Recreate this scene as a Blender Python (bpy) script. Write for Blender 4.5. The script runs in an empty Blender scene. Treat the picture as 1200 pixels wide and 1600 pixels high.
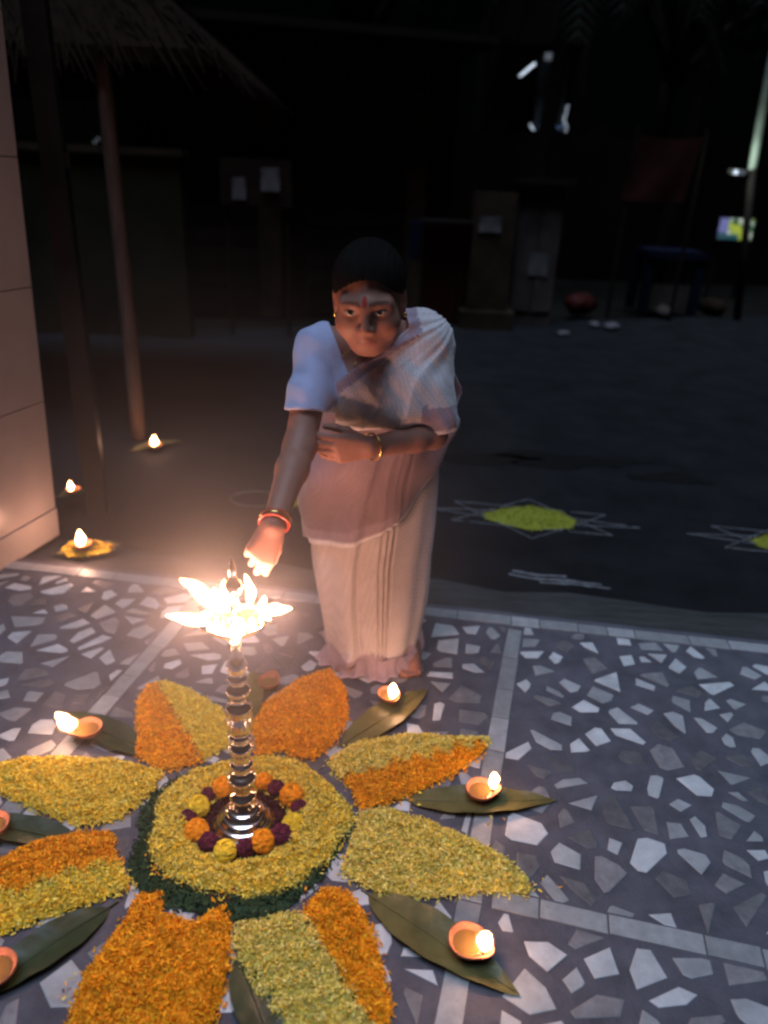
import bpy, math, random
import numpy as np
from mathutils import Vector
rnd = random.Random(7)
rng = np.random.default_rng(7)
S = bpy.context.scene
COL = S.collection
# ------------------------------------------------------------------ camera
PITCH, ROLL, CAM_H, FPX = math.radians(24.0), math.radians(2.6), 1.5, 1155.0
F = np.array([0, math.cos(PITCH), -math.sin(PITCH)])
R0 = np.array([1.0, 0, 0]); U0 = np.array([0, math.sin(PITCH), math.cos(PITCH)])
RT = math.cos(ROLL) * R0 + math.sin(ROLL) * U0
UP = -math.sin(ROLL) * R0 + math.cos(ROLL) * U0
CAM = np.array([0, 0, CAM_H])
cam = bpy.data.cameras.new('camera'); cam_o = bpy.data.objects.new('camera', cam); COL.objects.link(cam_o)
cam.sensor_fit = 'VERTICAL'; cam.sensor_height = 36.0; cam.lens = 36.0 * FPX / 1600.0
cam.clip_start = 0.05; cam.clip_end = 600
M4 = [[RT[i], UP[i], -F[i], CAM[i]] for i in range(3)] + [[0, 0, 0, 1]]
from mathutils import Matrix
cam_o.matrix_world = Matrix(M4)
cam.dof.use_dof = True; cam.dof.focus_distance = 1.85; cam.dof.aperture_fstop = 1.5
S.camera = cam_o
# ------------------------------------------------------------------ world, moonlike cool key, exposure
SUN_EL, SUN_AZ = math.radians(80), math.radians(200)
w = bpy.data.worlds.new('World'); S.world = w; w.use_nodes = True
nt = w.node_tree; bg = nt.nodes['Background']
sky = nt.nodes.new('ShaderNodeTexSky'); sky.sky_type = 'NISHITA'; sky.sun_disc = False
sky.sun_elevation = SUN_EL; sky.sun_rotation = SUN_AZ
nt.links.new(sky.outputs[0], bg.inputs[0]); bg.inputs[1].default_value = 0.00012
sun = bpy.data.lights.new('sun', 'SUN'); sun.energy = 2.45; sun.angle = math.radians(34); sun.color = (0.56, 0.74, 1.0)
sun_o = bpy.data.objects.new('sun', sun); COL.objects.link(sun_o)
d = Vector((math.sin(SUN_AZ) * math.cos(SUN_EL), math.cos(SUN_AZ) * math.cos(SUN_EL), math.sin(SUN_EL)))
sun_o.rotation_euler = d.to_track_quat('Z', 'Y').to_euler(); sun_o.location = (0, -3, 8)
S.view_settings.view_transform = 'Standard'; S.view_settings.look = 'None'
S.view_settings.exposure = 0.0; S.view_settings.gamma = 1.0; S.view_settings.use_curve_mapping = False
S.render.engine = 'CYCLES'
S.cycles.use_denoising = True
S.cycles.filter_width = 2.5
S.cycles.sample_clamp_indirect = 4.0
S.cycles.max_bounces = 6
S.cycles.volume_bounces = 0


def ray(px, py):
    return F + (px - 600) / FPX * RT + (800 - py) / FPX * UP
def G(px, py, z=0.0):                       # where the sight line of a photo point meets a level
    r = ray(px, py); return CAM + r * ((z - CAM_H) / r[2])
def AT(px, py, y):                          # where it meets an upright plane at distance y
    r = ray(px, py); return CAM + r * (y / r[1])
def unit(v):
    v = np.asarray(v, float); return v / np.linalg.norm(v)

# ------------------------------------------------------------------ materials
MATS = {}
def mat(name, base, rough=0.7, var=0.25, scale=6.0, bump=0.0, bscale=60.0, metal=0.0, attr=None, objrand=0.0,
        sheen=0.0, spec=0.4, trans=0.0, sss=0.0, stretch=None):
    m = bpy.data.materials.new(name); m.use_nodes = True; n = m.node_tree.nodes; l = m.node_tree.links
    b = n['Principled BSDF']; b.inputs['Roughness'].default_value = rough; b.inputs['Metallic'].default_value = metal
    b.inputs['Specular IOR Level'].default_value = spec
    if sheen: b.inputs['Sheen Weight'].default_value = sheen
    if sss:
        b.inputs['Subsurface Weight'].default_value = sss; b.inputs['Subsurface Radius'].default_value = (0.01, 0.004, 0.002)
    tc = n.new('ShaderNodeTexCoord'); src = tc.outputs['Object']
    if stretch:
        mp = n.new('ShaderNodeMapping'); mp.inputs['Scale'].default_value = stretch; l.new(src, mp.inputs[0]); src = mp.outputs[0]
    nz = n.new('ShaderNodeTexNoise'); nz.inputs['Scale'].default_value = scale; nz.inputs['Detail'].default_value = 6
    nz.inputs['Roughness'].default_value = 0.65
    l.new(src, nz.inputs['Vector'])
    mr = n.new('ShaderNodeMapRange'); mr.inputs['From Min'].default_value = 0.3; mr.inputs['From Max'].default_value = 0.7
    mr.inputs['To Min'].default_value = 1 - var; mr.inputs['To Max'].default_value = 1 + var
    l.new(nz.outputs['Fac'], mr.inputs['Value'])
    if attr:
        ca = n.new('ShaderNodeAttribute'); ca.attribute_name = attr; colsrc = ca.outputs['Color']
    else:
        rgb = n.new('ShaderNodeRGB'); rgb.outputs[0].default_value = (*base, 1); colsrc = rgb.outputs[0]
    val = mr.outputs[0]
    if objrand:
        oi = n.new('ShaderNodeObjectInfo'); m2 = n.new('ShaderNodeMapRange')
        m2.inputs['To Min'].default_value = 1 - objrand; m2.inputs['To Max'].default_value = 1 + objrand
        l.new(oi.outputs['Random'], m2.inputs['Value'])
        mm = n.new('ShaderNodeMath'); mm.operation = 'MULTIPLY'; l.new(val, mm.inputs[0]); l.new(m2.outputs[0], mm.inputs[1]); val = mm.outputs[0]
    vm = n.new('ShaderNodeVectorMath'); vm.operation = 'SCALE'; l.new(colsrc, vm.inputs[0]); l.new(val, vm.inputs['Scale'])
    l.new(vm.outputs[0], b.inputs['Base Color'])
    if bump:
        n2 = n.new('ShaderNodeTexNoise'); n2.inputs['Scale'].default_value = bscale; n2.inputs['Detail'].default_value = 5; l.new(src, n2.inputs['Vector'])
        bp = n.new('ShaderNodeBump'); bp.inputs['Strength'].default_value = bump; bp.inputs['Distance'].default_value = 0.01
        l.new(n2.outputs['Fac'], bp.inputs['Height']); l.new(bp.outputs[0], b.inputs['Normal'])
    if trans:
        tr = n.new('ShaderNodeBsdfTranslucent'); l.new(vm.outputs[0], tr.inputs[0]); mx = n.new('ShaderNodeMixShader')
        mx.inputs[0].default_value = trans; l.new(b.outputs[0], mx.inputs[1]); l.new(tr.outputs[0], mx.inputs[2])
        l.new(mx.outputs[0], n['Material Output'].inputs[0])
    MATS[name] = m; return m

def emit(name, col, strength):
    m = bpy.data.materials.new(name); m.use_nodes = True; n = m.node_tree.nodes; l = m.node_tree.links
    n.remove(n['Principled BSDF']); e = n.new('ShaderNodeEmission'); e.inputs[0].default_value = (*col, 1); e.inputs[1].default_value = strength
    l.new(e.outputs[0], n['Material Output'].inputs[0]); return m

def flame_mat():
    m = bpy.data.materials.new('flame'); m.use_nodes = True; n = m.node_tree.nodes; l = m.node_tree.links
    n.remove(n['Principled BSDF'])
    ca = n.new('ShaderNodeAttribute'); ca.attribute_name = 'Col'
    e = n.new('ShaderNodeEmission'); l.new(ca.outputs['Color'], e.inputs[0]); e.inputs[1].default_value = 22.0
    t = n.new('ShaderNodeBsdfTransparent'); a = n.new('ShaderNodeAddShader')
    l.new(e.outputs[0], a.inputs[0]); l.new(t.outputs[0], a.inputs[1]); l.new(a.outputs[0], n['Material Output'].inputs[0]); return m

# ------------------------------------------------------------------ mesh helpers
def link(name, V, Fc, m, parent=None, cols=None, smooth=False, kind=None):
    me = bpy.data.meshes.new(name)
    V = np.asarray(V, dtype=float)
    if isinstance(Fc, np.ndarray): Fc = Fc.tolist()
    me.from_pydata(V.tolist(), [], Fc)
    if cols is not None:
        a = me.color_attributes.new('Col', 'FLOAT_COLOR', 'POINT')
        c = np.ones((len(V), 4), dtype=np.float32); c[:, :3] = cols
        a.data.foreach_set('color', c.ravel())
    if smooth: me.polygons.foreach_set('use_smooth', [True] * len(me.polygons))
    if m is not None: me.materials.append(m)
    me.update()
    o = bpy.data.objects.new(name, me); COL.objects.link(o)
    if parent is not None:
        o.parent = parent
        o.matrix_parent_inverse = Matrix.Translation(-Vector(parent.location)) if parent.parent is None else Matrix.Identity(4)
    if kind: o['kind'] = kind
    return o

def empty(name, loc, label, cat, group=None):
    o = bpy.data.objects.new(name, None); COL.objects.link(o); o.location = tuple(map(float, loc)); o.empty_display_size = 0.1
    return tag(o, label, cat, group)
def tag(o, label, cat, group=None):
    o['label'] = label; o['category'] = cat
    if group: o['group'] = group
    return o

class MB:
    def __init__(s): s.v = []; s.f = []; s.c = []
    def add(s, V, Fc, col=None):
        b = len(s.v); s.v += [tuple(map(float, p)) for p in V]; s.f += [[i + b for i in q] for q in Fc]
        s.c += [col or (1, 1, 1)] * len(V); return s
    def box(s, c, h, ax=0.0, col=None):      # centre, half sizes, turn about z
        ca, sa = math.cos(ax), math.sin(ax); V = []
        for k in (-1, 1):
            for j in (-1, 1):
                for i in (-1, 1):
                    x, y = i * h[0], j * h[1]
                    V.append((c[0] + x * ca - y * sa, c[1] + x * sa + y * ca, c[2] + k * h[2]))
        return s.add(V, [(0, 2, 3, 1), (4, 5, 7, 6), (0, 1, 5, 4), (2, 6, 7, 3), (0, 4, 6, 2), (1, 3, 7, 5)], col)
    def tube(s, P, r, n=8, col=None, cap=True):
        P = [np.asarray(p, float) for p in P]; rr = r if hasattr(r, '__len__') else [r] * len(P)
        V = []; up = np.array([0.13, 0.31, 0.94])
        for i, p in enumerate(P):
            t = unit(P[min(i + 1, len(P) - 1)] - P[max(i - 1, 0)])
            a = np.cross(t, up)
            if np.linalg.norm(a) < 0.05: a = np.cross(t, (1, 0, 0))
            a = unit(a); b2 = np.cross(t, a)
            V += [p + rr[i] * (math.cos(2 * math.pi * k / n) * a + math.sin(2 * math.pi * k / n) * b2) for k in range(n)]
        Fc = [(i * n + k, i * n + (k + 1) % n, (i + 1) * n + (k + 1) % n, (i + 1) * n + k) for i in range(len(P) - 1) for k in range(n)]
        if cap: Fc += [tuple(range(n))[::-1], tuple((len(P) - 1) * n + k for k in range(n))]
        return s.add(V, Fc, col)
    def lathe(s, prof, c, n=28, col=None, sy=1.0):
        V = []; 
        for r, z in prof: V += [(c[0] + r * math.cos(2 * math.pi * k / n), c[1] + sy * r * math.sin(2 * math.pi * k / n), c[2] + z) for k in range(n)]
        Fc = [(i * n + k, i * n + (k + 1) % n, (i + 1) * n + (k + 1) % n, (i + 1) * n + k) for i in range(len(prof) - 1) for k in range(n)]
        return s.add(V, Fc, col)
    def build(s, name, m, parent=None, smooth=False, kind=None):
        return link(name, s.v, s.f, m, parent, s.c, smooth, kind)

# ------------------------------------------------------------------ ground, road, porch floor
MT = {}
MT['soil'] = mat('soil', (0.009, 0.007, 0.005), 0.95, 0.4, 1.5, 0.6, 8, spec=.06)
MT['cement'] = mat('cement', (0.080, 0.075, 0.092), 0.75, 0.35, 9, 0.35, 120)
MT['marble'] = mat('marble', (0.385, 0.385, 0.395), 0.40, 0.22, 16, 0.15, 90, objrand=0.38)
MT['slate'] = mat('slate', (0.155, 0.145, 0.15), 0.5, 0.3, 25, 0.2, 90, objrand=0.4)
MT['strip'] = mat('strip', (0.26, 0.26, 0.265), 0.45, 0.2, 30, 0.2, 90, objrand=0.22)
MT['apron'] = mat('apron', (0.040, 0.038, 0.038), 0.95, 0.45, 5, 0.5, 40, stretch=(1, 5, 1))

# asphalt with dark oily patches of their own
def road_mat():
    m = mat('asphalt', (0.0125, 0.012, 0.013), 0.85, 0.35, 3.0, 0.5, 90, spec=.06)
    return m
MT['asphalt'] = road_mat()
MT['stain'] = mat('oil_stain', (0.008, 0.007, 0.007), 0.7, 0.3, 20, spec=.06)
ZR = -0.05
g = link('ground', [(-300, -300, -0.12), (300, -300, -0.12), (300, 300, -0.12), (-300, 300, -0.12)], [(0, 1, 2, 3)], MT['soil'], kind='structure')
def far_edge(x): return 9.0 + 0.4 * x
V = []; nseg = 40
for i in range(nseg + 1):
    x = -40 + 80 * i / nseg
    V += [(x, 2.1, ZR), (x, max(3.2, far_edge(x)), ZR)]
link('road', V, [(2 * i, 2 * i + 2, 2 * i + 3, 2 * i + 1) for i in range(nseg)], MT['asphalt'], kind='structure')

# outer edge line of the porch floor and its inlaid strips
A0, A1 = np.array([-1.468, 2.655]), np.array([1.425, 2.29]); ED = unit(A1 - A0); EN = np.array([-ED[1], ED[0]])
def edge_y(x): return A0[1] + (x - A0[0]) * ED[1] / ED[0]
fl = [(-3.0, -2.5, 0), (3.5, -2.5, 0), (3.5, edge_y(3.5) + .06, 0), (-3.0, edge_y(-3.0) + .06, 0)]
fv = fl + [(x, y, -0.119) for x, y, _ in fl]
floor = link('floor', fv, [(0, 1, 2, 3), (2, 3, 7, 6)[::-1], (1, 2, 6, 5)[::-1], (0, 4, 7, 3)[::-1], (0, 1, 5, 4)[::-1]], MT['cement'], kind='structure')
# sloping cement apron between floor and road
ap = []
for i in range(25):
    x = -3 + 6.5 * i / 24; y = edge_y(x)
    ap += [(x, y + .063, -0.006), (x, y + .20, -0.028 + .004 * math.sin(i * 1.7)), (x, y + .33 + .03 * math.sin(i * 2.3), ZR + .006), (x, y + .36 + .03 * math.sin(i * 2.3), ZR - .02)]
link('apron', ap, [(4 * i + k, 4 * i + 4 + k, 4 * i + 5 + k, 4 * i + 1 + k) for i in range(24) for k in range(3)], MT['apron'], kind='structure', smooth=True)

STRIPS = []                                     # (p0, p1, half width)
STRIPS.append((A0 - ED * 1.4, A1 + ED * 1.6, 0.030))
B0, B1 = np.array([0.289, 1.202]), np.array([0.874, 1.082]); BD = unit(B1 - B0)
STRIPS.append((B0 - BD * 0.0, B1 + BD * 1.2, 0.024))
SA0, SA1 = np.array([0.507, 2.345]), np.array([0.229, 1.157]); SD = unit(SA1 - SA0)
STRIPS.append((SA0, SA0 + SD * 3.6, 0.026))
SB0 = np.array([-0.700, 2.45]); SB1 = np.array([-0.852, 1.704]); SBD = unit(SB1 - SB0)
STRIPS.append((SB0, SB0 + SBD * 3.6, 0.028))

def chip_mesh(name, poly, m, z0=-0.004, z1=0.0022, bev=0.0025, kind=None, parent=floor):
    n = len(poly); c = poly.mean(0)
    inn = c + (poly - c) * max(0.7, 1 - bev / max(1e-4, np.linalg.norm(poly - c, axis=1).min()))
    V = [(p[0], p[1], z0) for p in poly] + [(p[0], p[1], z1 - 0.0009) for p in poly] + [(p[0], p[1], z1) for p in inn]
    Fc = [(i, (i + 1) % n, n + (i + 1) % n, n + i) for i in range(n)] + [(n + i, n + (i + 1) % n, 2 * n + (i + 1) % n, 2 * n + i) for i in range(n)] + [tuple(range(2 * n, 3 * n))]
    return V, Fc
for p0, p1, hw in STRIPS:
    L = np.linalg.norm(p1 - p0); t = 0; dr = unit(p1 - p0); nn = np.array([-dr[1], dr[0]])
    while t < L - .03:
        ln = min(rnd.uniform(.10, .21), L - t); j = lambda: rnd.uniform(-.0025, .0025)
        a, b = p0 + dr * (t + .002), p0 + dr * (t + ln - .002); t += ln
        poly = np.array([a - nn * (hw + j()), b - nn * (hw + j()), b + nn * (hw + j()), a + nn * (hw + j())])
        if poly[:, 1].max() < 0.3: continue
        V, Fc = chip_mesh('', poly, None, z1=0.003)
        link('marble_strip', V, Fc, MT['strip'], floor)

# crazy-paving chips: Voronoi cells pulled apart, most of them white marble
def clip(poly, nrm, dd):
    out = []; n = len(poly); s = poly @ nrm - dd
    for i in range(n):
        a, b, sa, sb = poly[i], poly[(i + 1) % n], s[i], s[(i + 1) % n]
        if sa <= 0: out.append(a)
        if sa * sb < 0: out.append(a + (b - a) * (sa / (sa - sb)))
    return np.array(out)
pts = []
sp = 0.096
yy = 0.1
while yy < 2.8:
    xx = -1.9
    while xx < 2.3:
        pts.append((xx + rng.uniform(-.55, .55) * sp, yy + rng.uniform(-.55, .55) * sp)); xx += sp
    yy += sp * 0.92
pts = np.array(pts)
chips = []
for i, p in enumerate(pts):
    if p[1] > edge_y(p[0]) - .05 : continue
    bad = False
    d2 = ((pts - p) ** 2).sum(1); idx = np.argsort(d2)[1:22]
    poly = p + np.array([(-.11, -.11), (.11, -.11), (.11, .11), (-.11, .11)])
    for j in idx:
        q = pts[j]; nrm = unit(q - p); mid = (p + q) / 2
        gap = 0.0085 + rng.uniform(0, .007)
        poly = clip(poly, nrm, mid @ nrm - gap)
        if len(poly) < 3: break
    for p0, p1, hw in STRIPS:
        if len(poly) < 3: break
        dr = unit(p1 - p0); nn = np.array([-dr[1], dr[0]]); s = (p - p0) @ nn; tt = (p - p0) @ dr
        if -.06 < tt < np.linalg.norm(p1 - p0) + .06:
            if s > 0: poly = clip(poly, -nn, -(p0 @ nn + hw + .006))
            else: poly = clip(poly, nn, p0 @ nn - hw - .006)
    if len(poly) < 3: continue
    c = poly.mean(0)
    ar = 0.5 * abs(sum(poly[k][0] * poly[(k + 1) % len(poly)][1] - poly[(k + 1) % len(poly)][0] * poly[k][1] for k in range(len(poly))))
    if ar < 0.0006: continue
    # random chop to break the honeycomb look, then shrink
    for _ in range(2):
        if rng.random() < .6:
            a = rng.uniform(0, 6.283); nrm = np.array([math.cos(a), math.sin(a)]); q = clip(poly, nrm, c @ nrm + rng.uniform(.008, .03))
            if len(q) >= 3: poly = q
    c = poly.mean(0); poly = c + (poly - c) * rng.uniform(.84, 1.0)
    keep = [poly[0]]
    for q in poly[1:]:
        if np.linalg.norm(q - keep[-1]) > .006: keep.append(q)
    poly = np.array(keep)
    if len(poly) < 3: continue
    kind = rng.choice(3, p=[.66, .26, .08])
    if kind == 2: continue
    chips.append((c, poly, kind))
FLOWER_C = np.array([-.32, 1.37])
def in_view(c):
    v = np.array([c[0], c[1], 0]) - CAM; z = v @ F; x, y = 600 + FPX * (v @ RT) / z, 800 - FPX * (v @ UP) / z
    return -20 < x < 1220 and y < 1620
white = sorted([k for k in chips if k[2] == 0], key=lambda k: (not in_view(k[0]) or np.linalg.norm(k[0] - FLOWER_C) < .3, np.linalg.norm(k[0])))
grey = sorted([k for k in chips if k[2] == 1], key=lambda k: (not in_view(k[0]) or np.linalg.norm(k[0] - FLOWER_C) < .3, np.linalg.norm(k[0])))
for lst, nm, mm in ((white, 'marble_chip', MT['marble']), (grey, 'slate_chip', MT['slate'])):
    rest = MB()
    for n_, (c, poly, k) in enumerate(lst):
        V, Fc = chip_mesh('', poly, None, z1=0.0014 + rng.uniform(0, .0016))
        if n_ < 290: link(nm, V, Fc, mm, floor)
        else: rest.add(V, Fc)
    if rest.v: rest.build(nm + 's', mm, floor, kind='stuff')

# dark patches on the road
def blob(name, px, py, w_, h_, seed):
    c = G(px, py, ZR); r2 = random.Random(seed); V = [(c[0], c[1], ZR + .004)]
    for k in range(40):
        a = 2 * math.pi * k / 40; q = 1 + .25 * math.sin(3 * a + seed) + .12 * math.sin(7 * a) + r2.uniform(-.07, .07)
        V.append((c[0] + w_ * q * math.cos(a), c[1] + h_ * q * math.sin(a), ZR + .004))
    link(name, V, [(0, 1 + k, 1 + (k + 1) % 40) for k in range(40)], MT['stain'], kind='structure')
blob('road_patch', 880, 720, .42, .14, 1); blob('road_patch', 1045, 747, .22, .09, 4); blob('road_patch', 740, 716, .38, .10, 6)

# ------------------------------------------------------------------ flames
MT['flame'] = flame_mat()
def glow_shell_mat():  # faint orange emission on an added shell, imitating the glow round a flame
    m = bpy.data.materials.new('glow_shell'); m.use_nodes = True; n = m.node_tree.nodes; l = m.node_tree.links; n.remove(n['Principled BSDF'])
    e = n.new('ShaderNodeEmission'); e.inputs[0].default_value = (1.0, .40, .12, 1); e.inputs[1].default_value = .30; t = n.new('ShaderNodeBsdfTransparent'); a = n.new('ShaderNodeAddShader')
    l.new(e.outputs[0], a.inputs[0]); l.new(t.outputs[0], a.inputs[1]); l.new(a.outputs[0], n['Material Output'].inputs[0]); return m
MT['glow_shell'] = glow_shell_mat()
MT['wick'] = mat('wick', (0.10, 0.07, 0.04), 0.9)
def flame(parent, base, tip, r, power, bend=(0, 0, 0.0), wk=True, name='flame'):
    base, tip = np.asarray(base, float), np.asarray(tip, float); bend = np.asarray(bend, float)
    n, m = 12, 12; V = []; C = []
    ax = unit(tip - base); a = unit(np.cross(ax, (0.2, 0.9, 0.31))); b = np.cross(ax, a)
    L = np.linalg.norm(tip - base)
    for i in range(n + 1):
        t = i / n; p = base + (tip - base) * t + bend * math.sin(math.pi * t)
        rr = r * (math.sin(math.pi * min(1, t ** 0.78)) ** 0.55 * 0.98 + .02) * (1 - .3 * max(0, t - .5))
        for k in range(m):
            q = 2 * math.pi * k / m; wob = 1 + .16 * math.sin(2 * q + 5 * t + base[0] * 90) + .13 * math.sin(11 * t + base[0] * 130 + q)
            V.append(p + rr * wob * (math.cos(q) * a + math.sin(q) * b))
            hot = math.sin(math.pi * min(1, .12 + .8 * t))
            C.append((1.0, .36 + .26 * hot, .08 + .22 * hot))
    Fc = [(i * m + k, i * m + (k + 1) % m, (i + 1) * m + (k + 1) % m, (i + 1) * m + k) for i in range(n) for k in range(m)]
    o = link(name, V, Fc, MT['flame'], parent, np.array(C), True)
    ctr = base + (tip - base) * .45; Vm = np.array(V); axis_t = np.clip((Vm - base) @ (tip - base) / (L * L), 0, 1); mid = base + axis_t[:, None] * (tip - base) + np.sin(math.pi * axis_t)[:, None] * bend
    link('flame_glow_shell', mid + (Vm - mid) * 1.35 + (mid - ctr) * .06, Fc, MT['glow_shell'], o, None, True)
    if wk:
        wkb = base - ax * .012
        MB().tube([wkb - np.array([0, 0, .004]), wkb + ax * .006, base + ax * .006], .0022, 6).build('wick', MT['wick'], parent, True)
    l = bpy.data.lights.new('flame_light', 'POINT'); l.energy = power; l.color = (1.0, 0.48, 0.35); l.shadow_soft_size = min(.012, r)
    lo = bpy.data.objects.new('flame_light', l); COL.objects.link(lo); lo.location = tuple(base + (tip - base) * .58 + bend)
    lo.parent = parent; lo.matrix_parent_inverse = Matrix.Translation(-Vector(parent.location))
    return o

# ------------------------------------------------------------------ brass lamp
MT['brass'] = mat('brass', (0.88, 0.85, 0.82), 0.20, 0.12, 14, 0.05, 160, metal=1.0)
MT['oil'] = mat('oil', (0.16, 0.09, 0.03), 0.08, 0.1, 10, spec=0.7)
LX, LY = -0.318, 1.385
def zl(py): return float(AT(375, py, LY)[2])
lamp = empty('brass_lamp', (LX, LY, 0), 'tall polished brass oil lamp with several wicks burning, standing in the flower carpet', 'oil lamp')
def ring_prof(pts):                        # smooth a list of (r, z) with tiny lips
    return pts
MB().lathe([(.0, .012), (.060, .012), (.079, .008), (.080, .014), (.074, .020), (.071, .020), (.069, .028), (.062, .032), (.060, .032), (.057, .042), (.050, .047), (.047, .047),
            (.043, .060), (.036, .066), (.034, .066), (.030, .078), (.024, .086), (.020, .092)], (LX, LY, -.006), 48).build('base', MT['brass'], lamp, True)
z = lambda y: zl(y)
st = [(.020, .084), (.031, .090), (.034, .096), (.031, .102), (.020, .107), (.0185, .115)]
def bead(zc, r, h, neck=.0165):
    return [(neck, zc - h), (r * .80, zc - h * .72), (r * .97, zc - h * .3), (r, zc), (r * .95, zc + h * .35), (r * .75, zc + h * .75), (neck, zc + h)]
st += bead(z(1215), .036, .020, .019); st += bead(z(1193), .028, .008, .02)
st += bead(z(1168), .029, .020, .017); st += [(.026, z(1150)), (.029, z(1148)), (.026, z(1146))]
st += [(.020, z(1142)), (.031, z(1138)), (.033, z(1130)), (.031, z(1118)), (.026, z(1110)), (.031, z(1106)), (.030, z(1103)), (.018, z(1100))]
st += bead(z(1078), .028, .018, .016); st += [(.022, z(1061)), (.025, z(1059)), (.021, z(1056))]
st += [(.016, z(1052)), (.023, z(1044)), (.024, z(1038)), (.017, z(1030)), (.0125, z(1020)), (.0115, z(1008)), (.014, z(1000)), (.012, z(996))]
MB().lathe(st, (LX, LY, 0), 40).build('stem', MT['brass'], lamp, True)
PZ = .600
MB().lathe([(.0, -.028), (.014, -.028), (.020, -.022), (.040, -.016), (.060, -.006), (.067, .004), (.069, .010), (.066, .011), (.060, .002), (.040, -.004), (.012, -.006)], (LX, LY, PZ), 40).build('oil_dish', MT['brass'], lamp, True)
MB().lathe([(.0, 0), (.03, 0), (.061, 0)], (LX, LY, PZ + .001), 30).build('oil', MT['oil'], lamp, True)
fin = [(.012, -.01), (.022, .004), (.016, .012), (.010, .022), (.018, .034), (.019, .040), (.010, .050), (.009, .066), (.017, .078), (.021, .088), (.018, .100), (.009, .112), (.006, .122), (.009, .130), (.007, .138), (.0015, .160), (.0, .162)]
MB().lathe(fin, (LX, LY, PZ), 28).build('finial', MT['brass'], lamp, True)
# flames leaning in the draught: (base pixel, tip pixel, base distance, tip distance, radius)
LF = [((340, 950), (281, 904), 1.425, 1.44, .0145, (0, 0, .008)), ((352, 953), (334, 918), 1.41, 1.42, .0085, (-.006, 0, 0)), ((344, 958), (350, 906), 1.39, 1.40, .0125, (.004, 0, 0)), ((326, 968), (259, 961), 1.355, 1.35, .0105, (0, 0, -.004)),
      ((391, 945), (383, 897), 1.44, 1.44, .0085, (.006, 0, 0)), ((410, 957), (456, 951), 1.385, 1.38, .0105, (0, 0, .003)), ((405, 950), (413, 931), 1.40, 1.405, .0065, (.004, 0, 0)), ((362, 1004), (378, 966), 1.325, 1.32, .0150, (0, 0, 0))]
for bp, tp, yb, yt, r, bd in LF:
    flame(lamp, AT(*bp, yb), AT(*tp, yt), r * 1.06, (.25 if bp == (391, 945) else 2.75) * min(1, r / .0085), bd)
# pouring lips of the dish that carry the wicks
for bp, tp, yb, yt, r, bd in LF:
    b_ = AT(*bp, yb); dv = unit((b_ - np.array([LX, LY, b_[2]]))[:2]) if np.linalg.norm((b_ - np.array([LX, LY, b_[2]]))[:2]) > .01 else np.array([1, 0])
    p0 = np.array([LX + dv[0] * .055, LY + dv[1] * .055, PZ + .004]); p1 = np.array([LX + dv[0] * .082, LY + dv[1] * .082, PZ + .012])
    MB().tube([p0, (p0 + p1) / 2, p1], [.014, .011, .005], 10).build('wick_lip', MT['brass'], lamp, True)

# haze volume added round the burning wicks to give their light a halo
def glow_haze(c, r, dens, label):
    mb = MB(); mb.lathe([(max(.0005, math.sin(math.pi * k / 16)), -math.cos(math.pi * k / 16)) for k in range(17)], (0, 0, 0), 32)
    m = bpy.data.materials.new('glow_haze'); m.use_nodes = True; n = m.node_tree.nodes; l = m.node_tree.links; n.remove(n['Principled BSDF'])
    v = n.new('ShaderNodeVolumePrincipled'); v.inputs['Color'].default_value = (.9, .88, .86, 1); v.inputs['Anisotropy'].default_value = .55
    tc = n.new('ShaderNodeTexCoord'); gr = n.new('ShaderNodeTexGradient'); gr.gradient_type = 'SPHERICAL'; l.new(tc.outputs['Object'], gr.inputs[0])
    pw = n.new('ShaderNodeMath'); pw.operation = 'POWER'; pw.inputs[1].default_value = 1.1; l.new(gr.outputs['Fac'], pw.inputs[0])
    ml = n.new('ShaderNodeMath'); ml.operation = 'MULTIPLY'; ml.inputs[1].default_value = dens; l.new(pw.outputs[0], ml.inputs[0]); l.new(ml.outputs[0], v.inputs['Density'])
    l.new(v.outputs[0], n['Material Output'].inputs['Volume'])
    o = link('glow_haze', np.array(mb.v), mb.f, m, None, None, True, 'stuff'); o.location = c; o.scale = r; o['label'] = label; return o
glow_haze((LX - .06, LY + .10, .66), (.85, .85, .80), .21, 'thin haze added round the burning wicks for the halo of their light')
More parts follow.
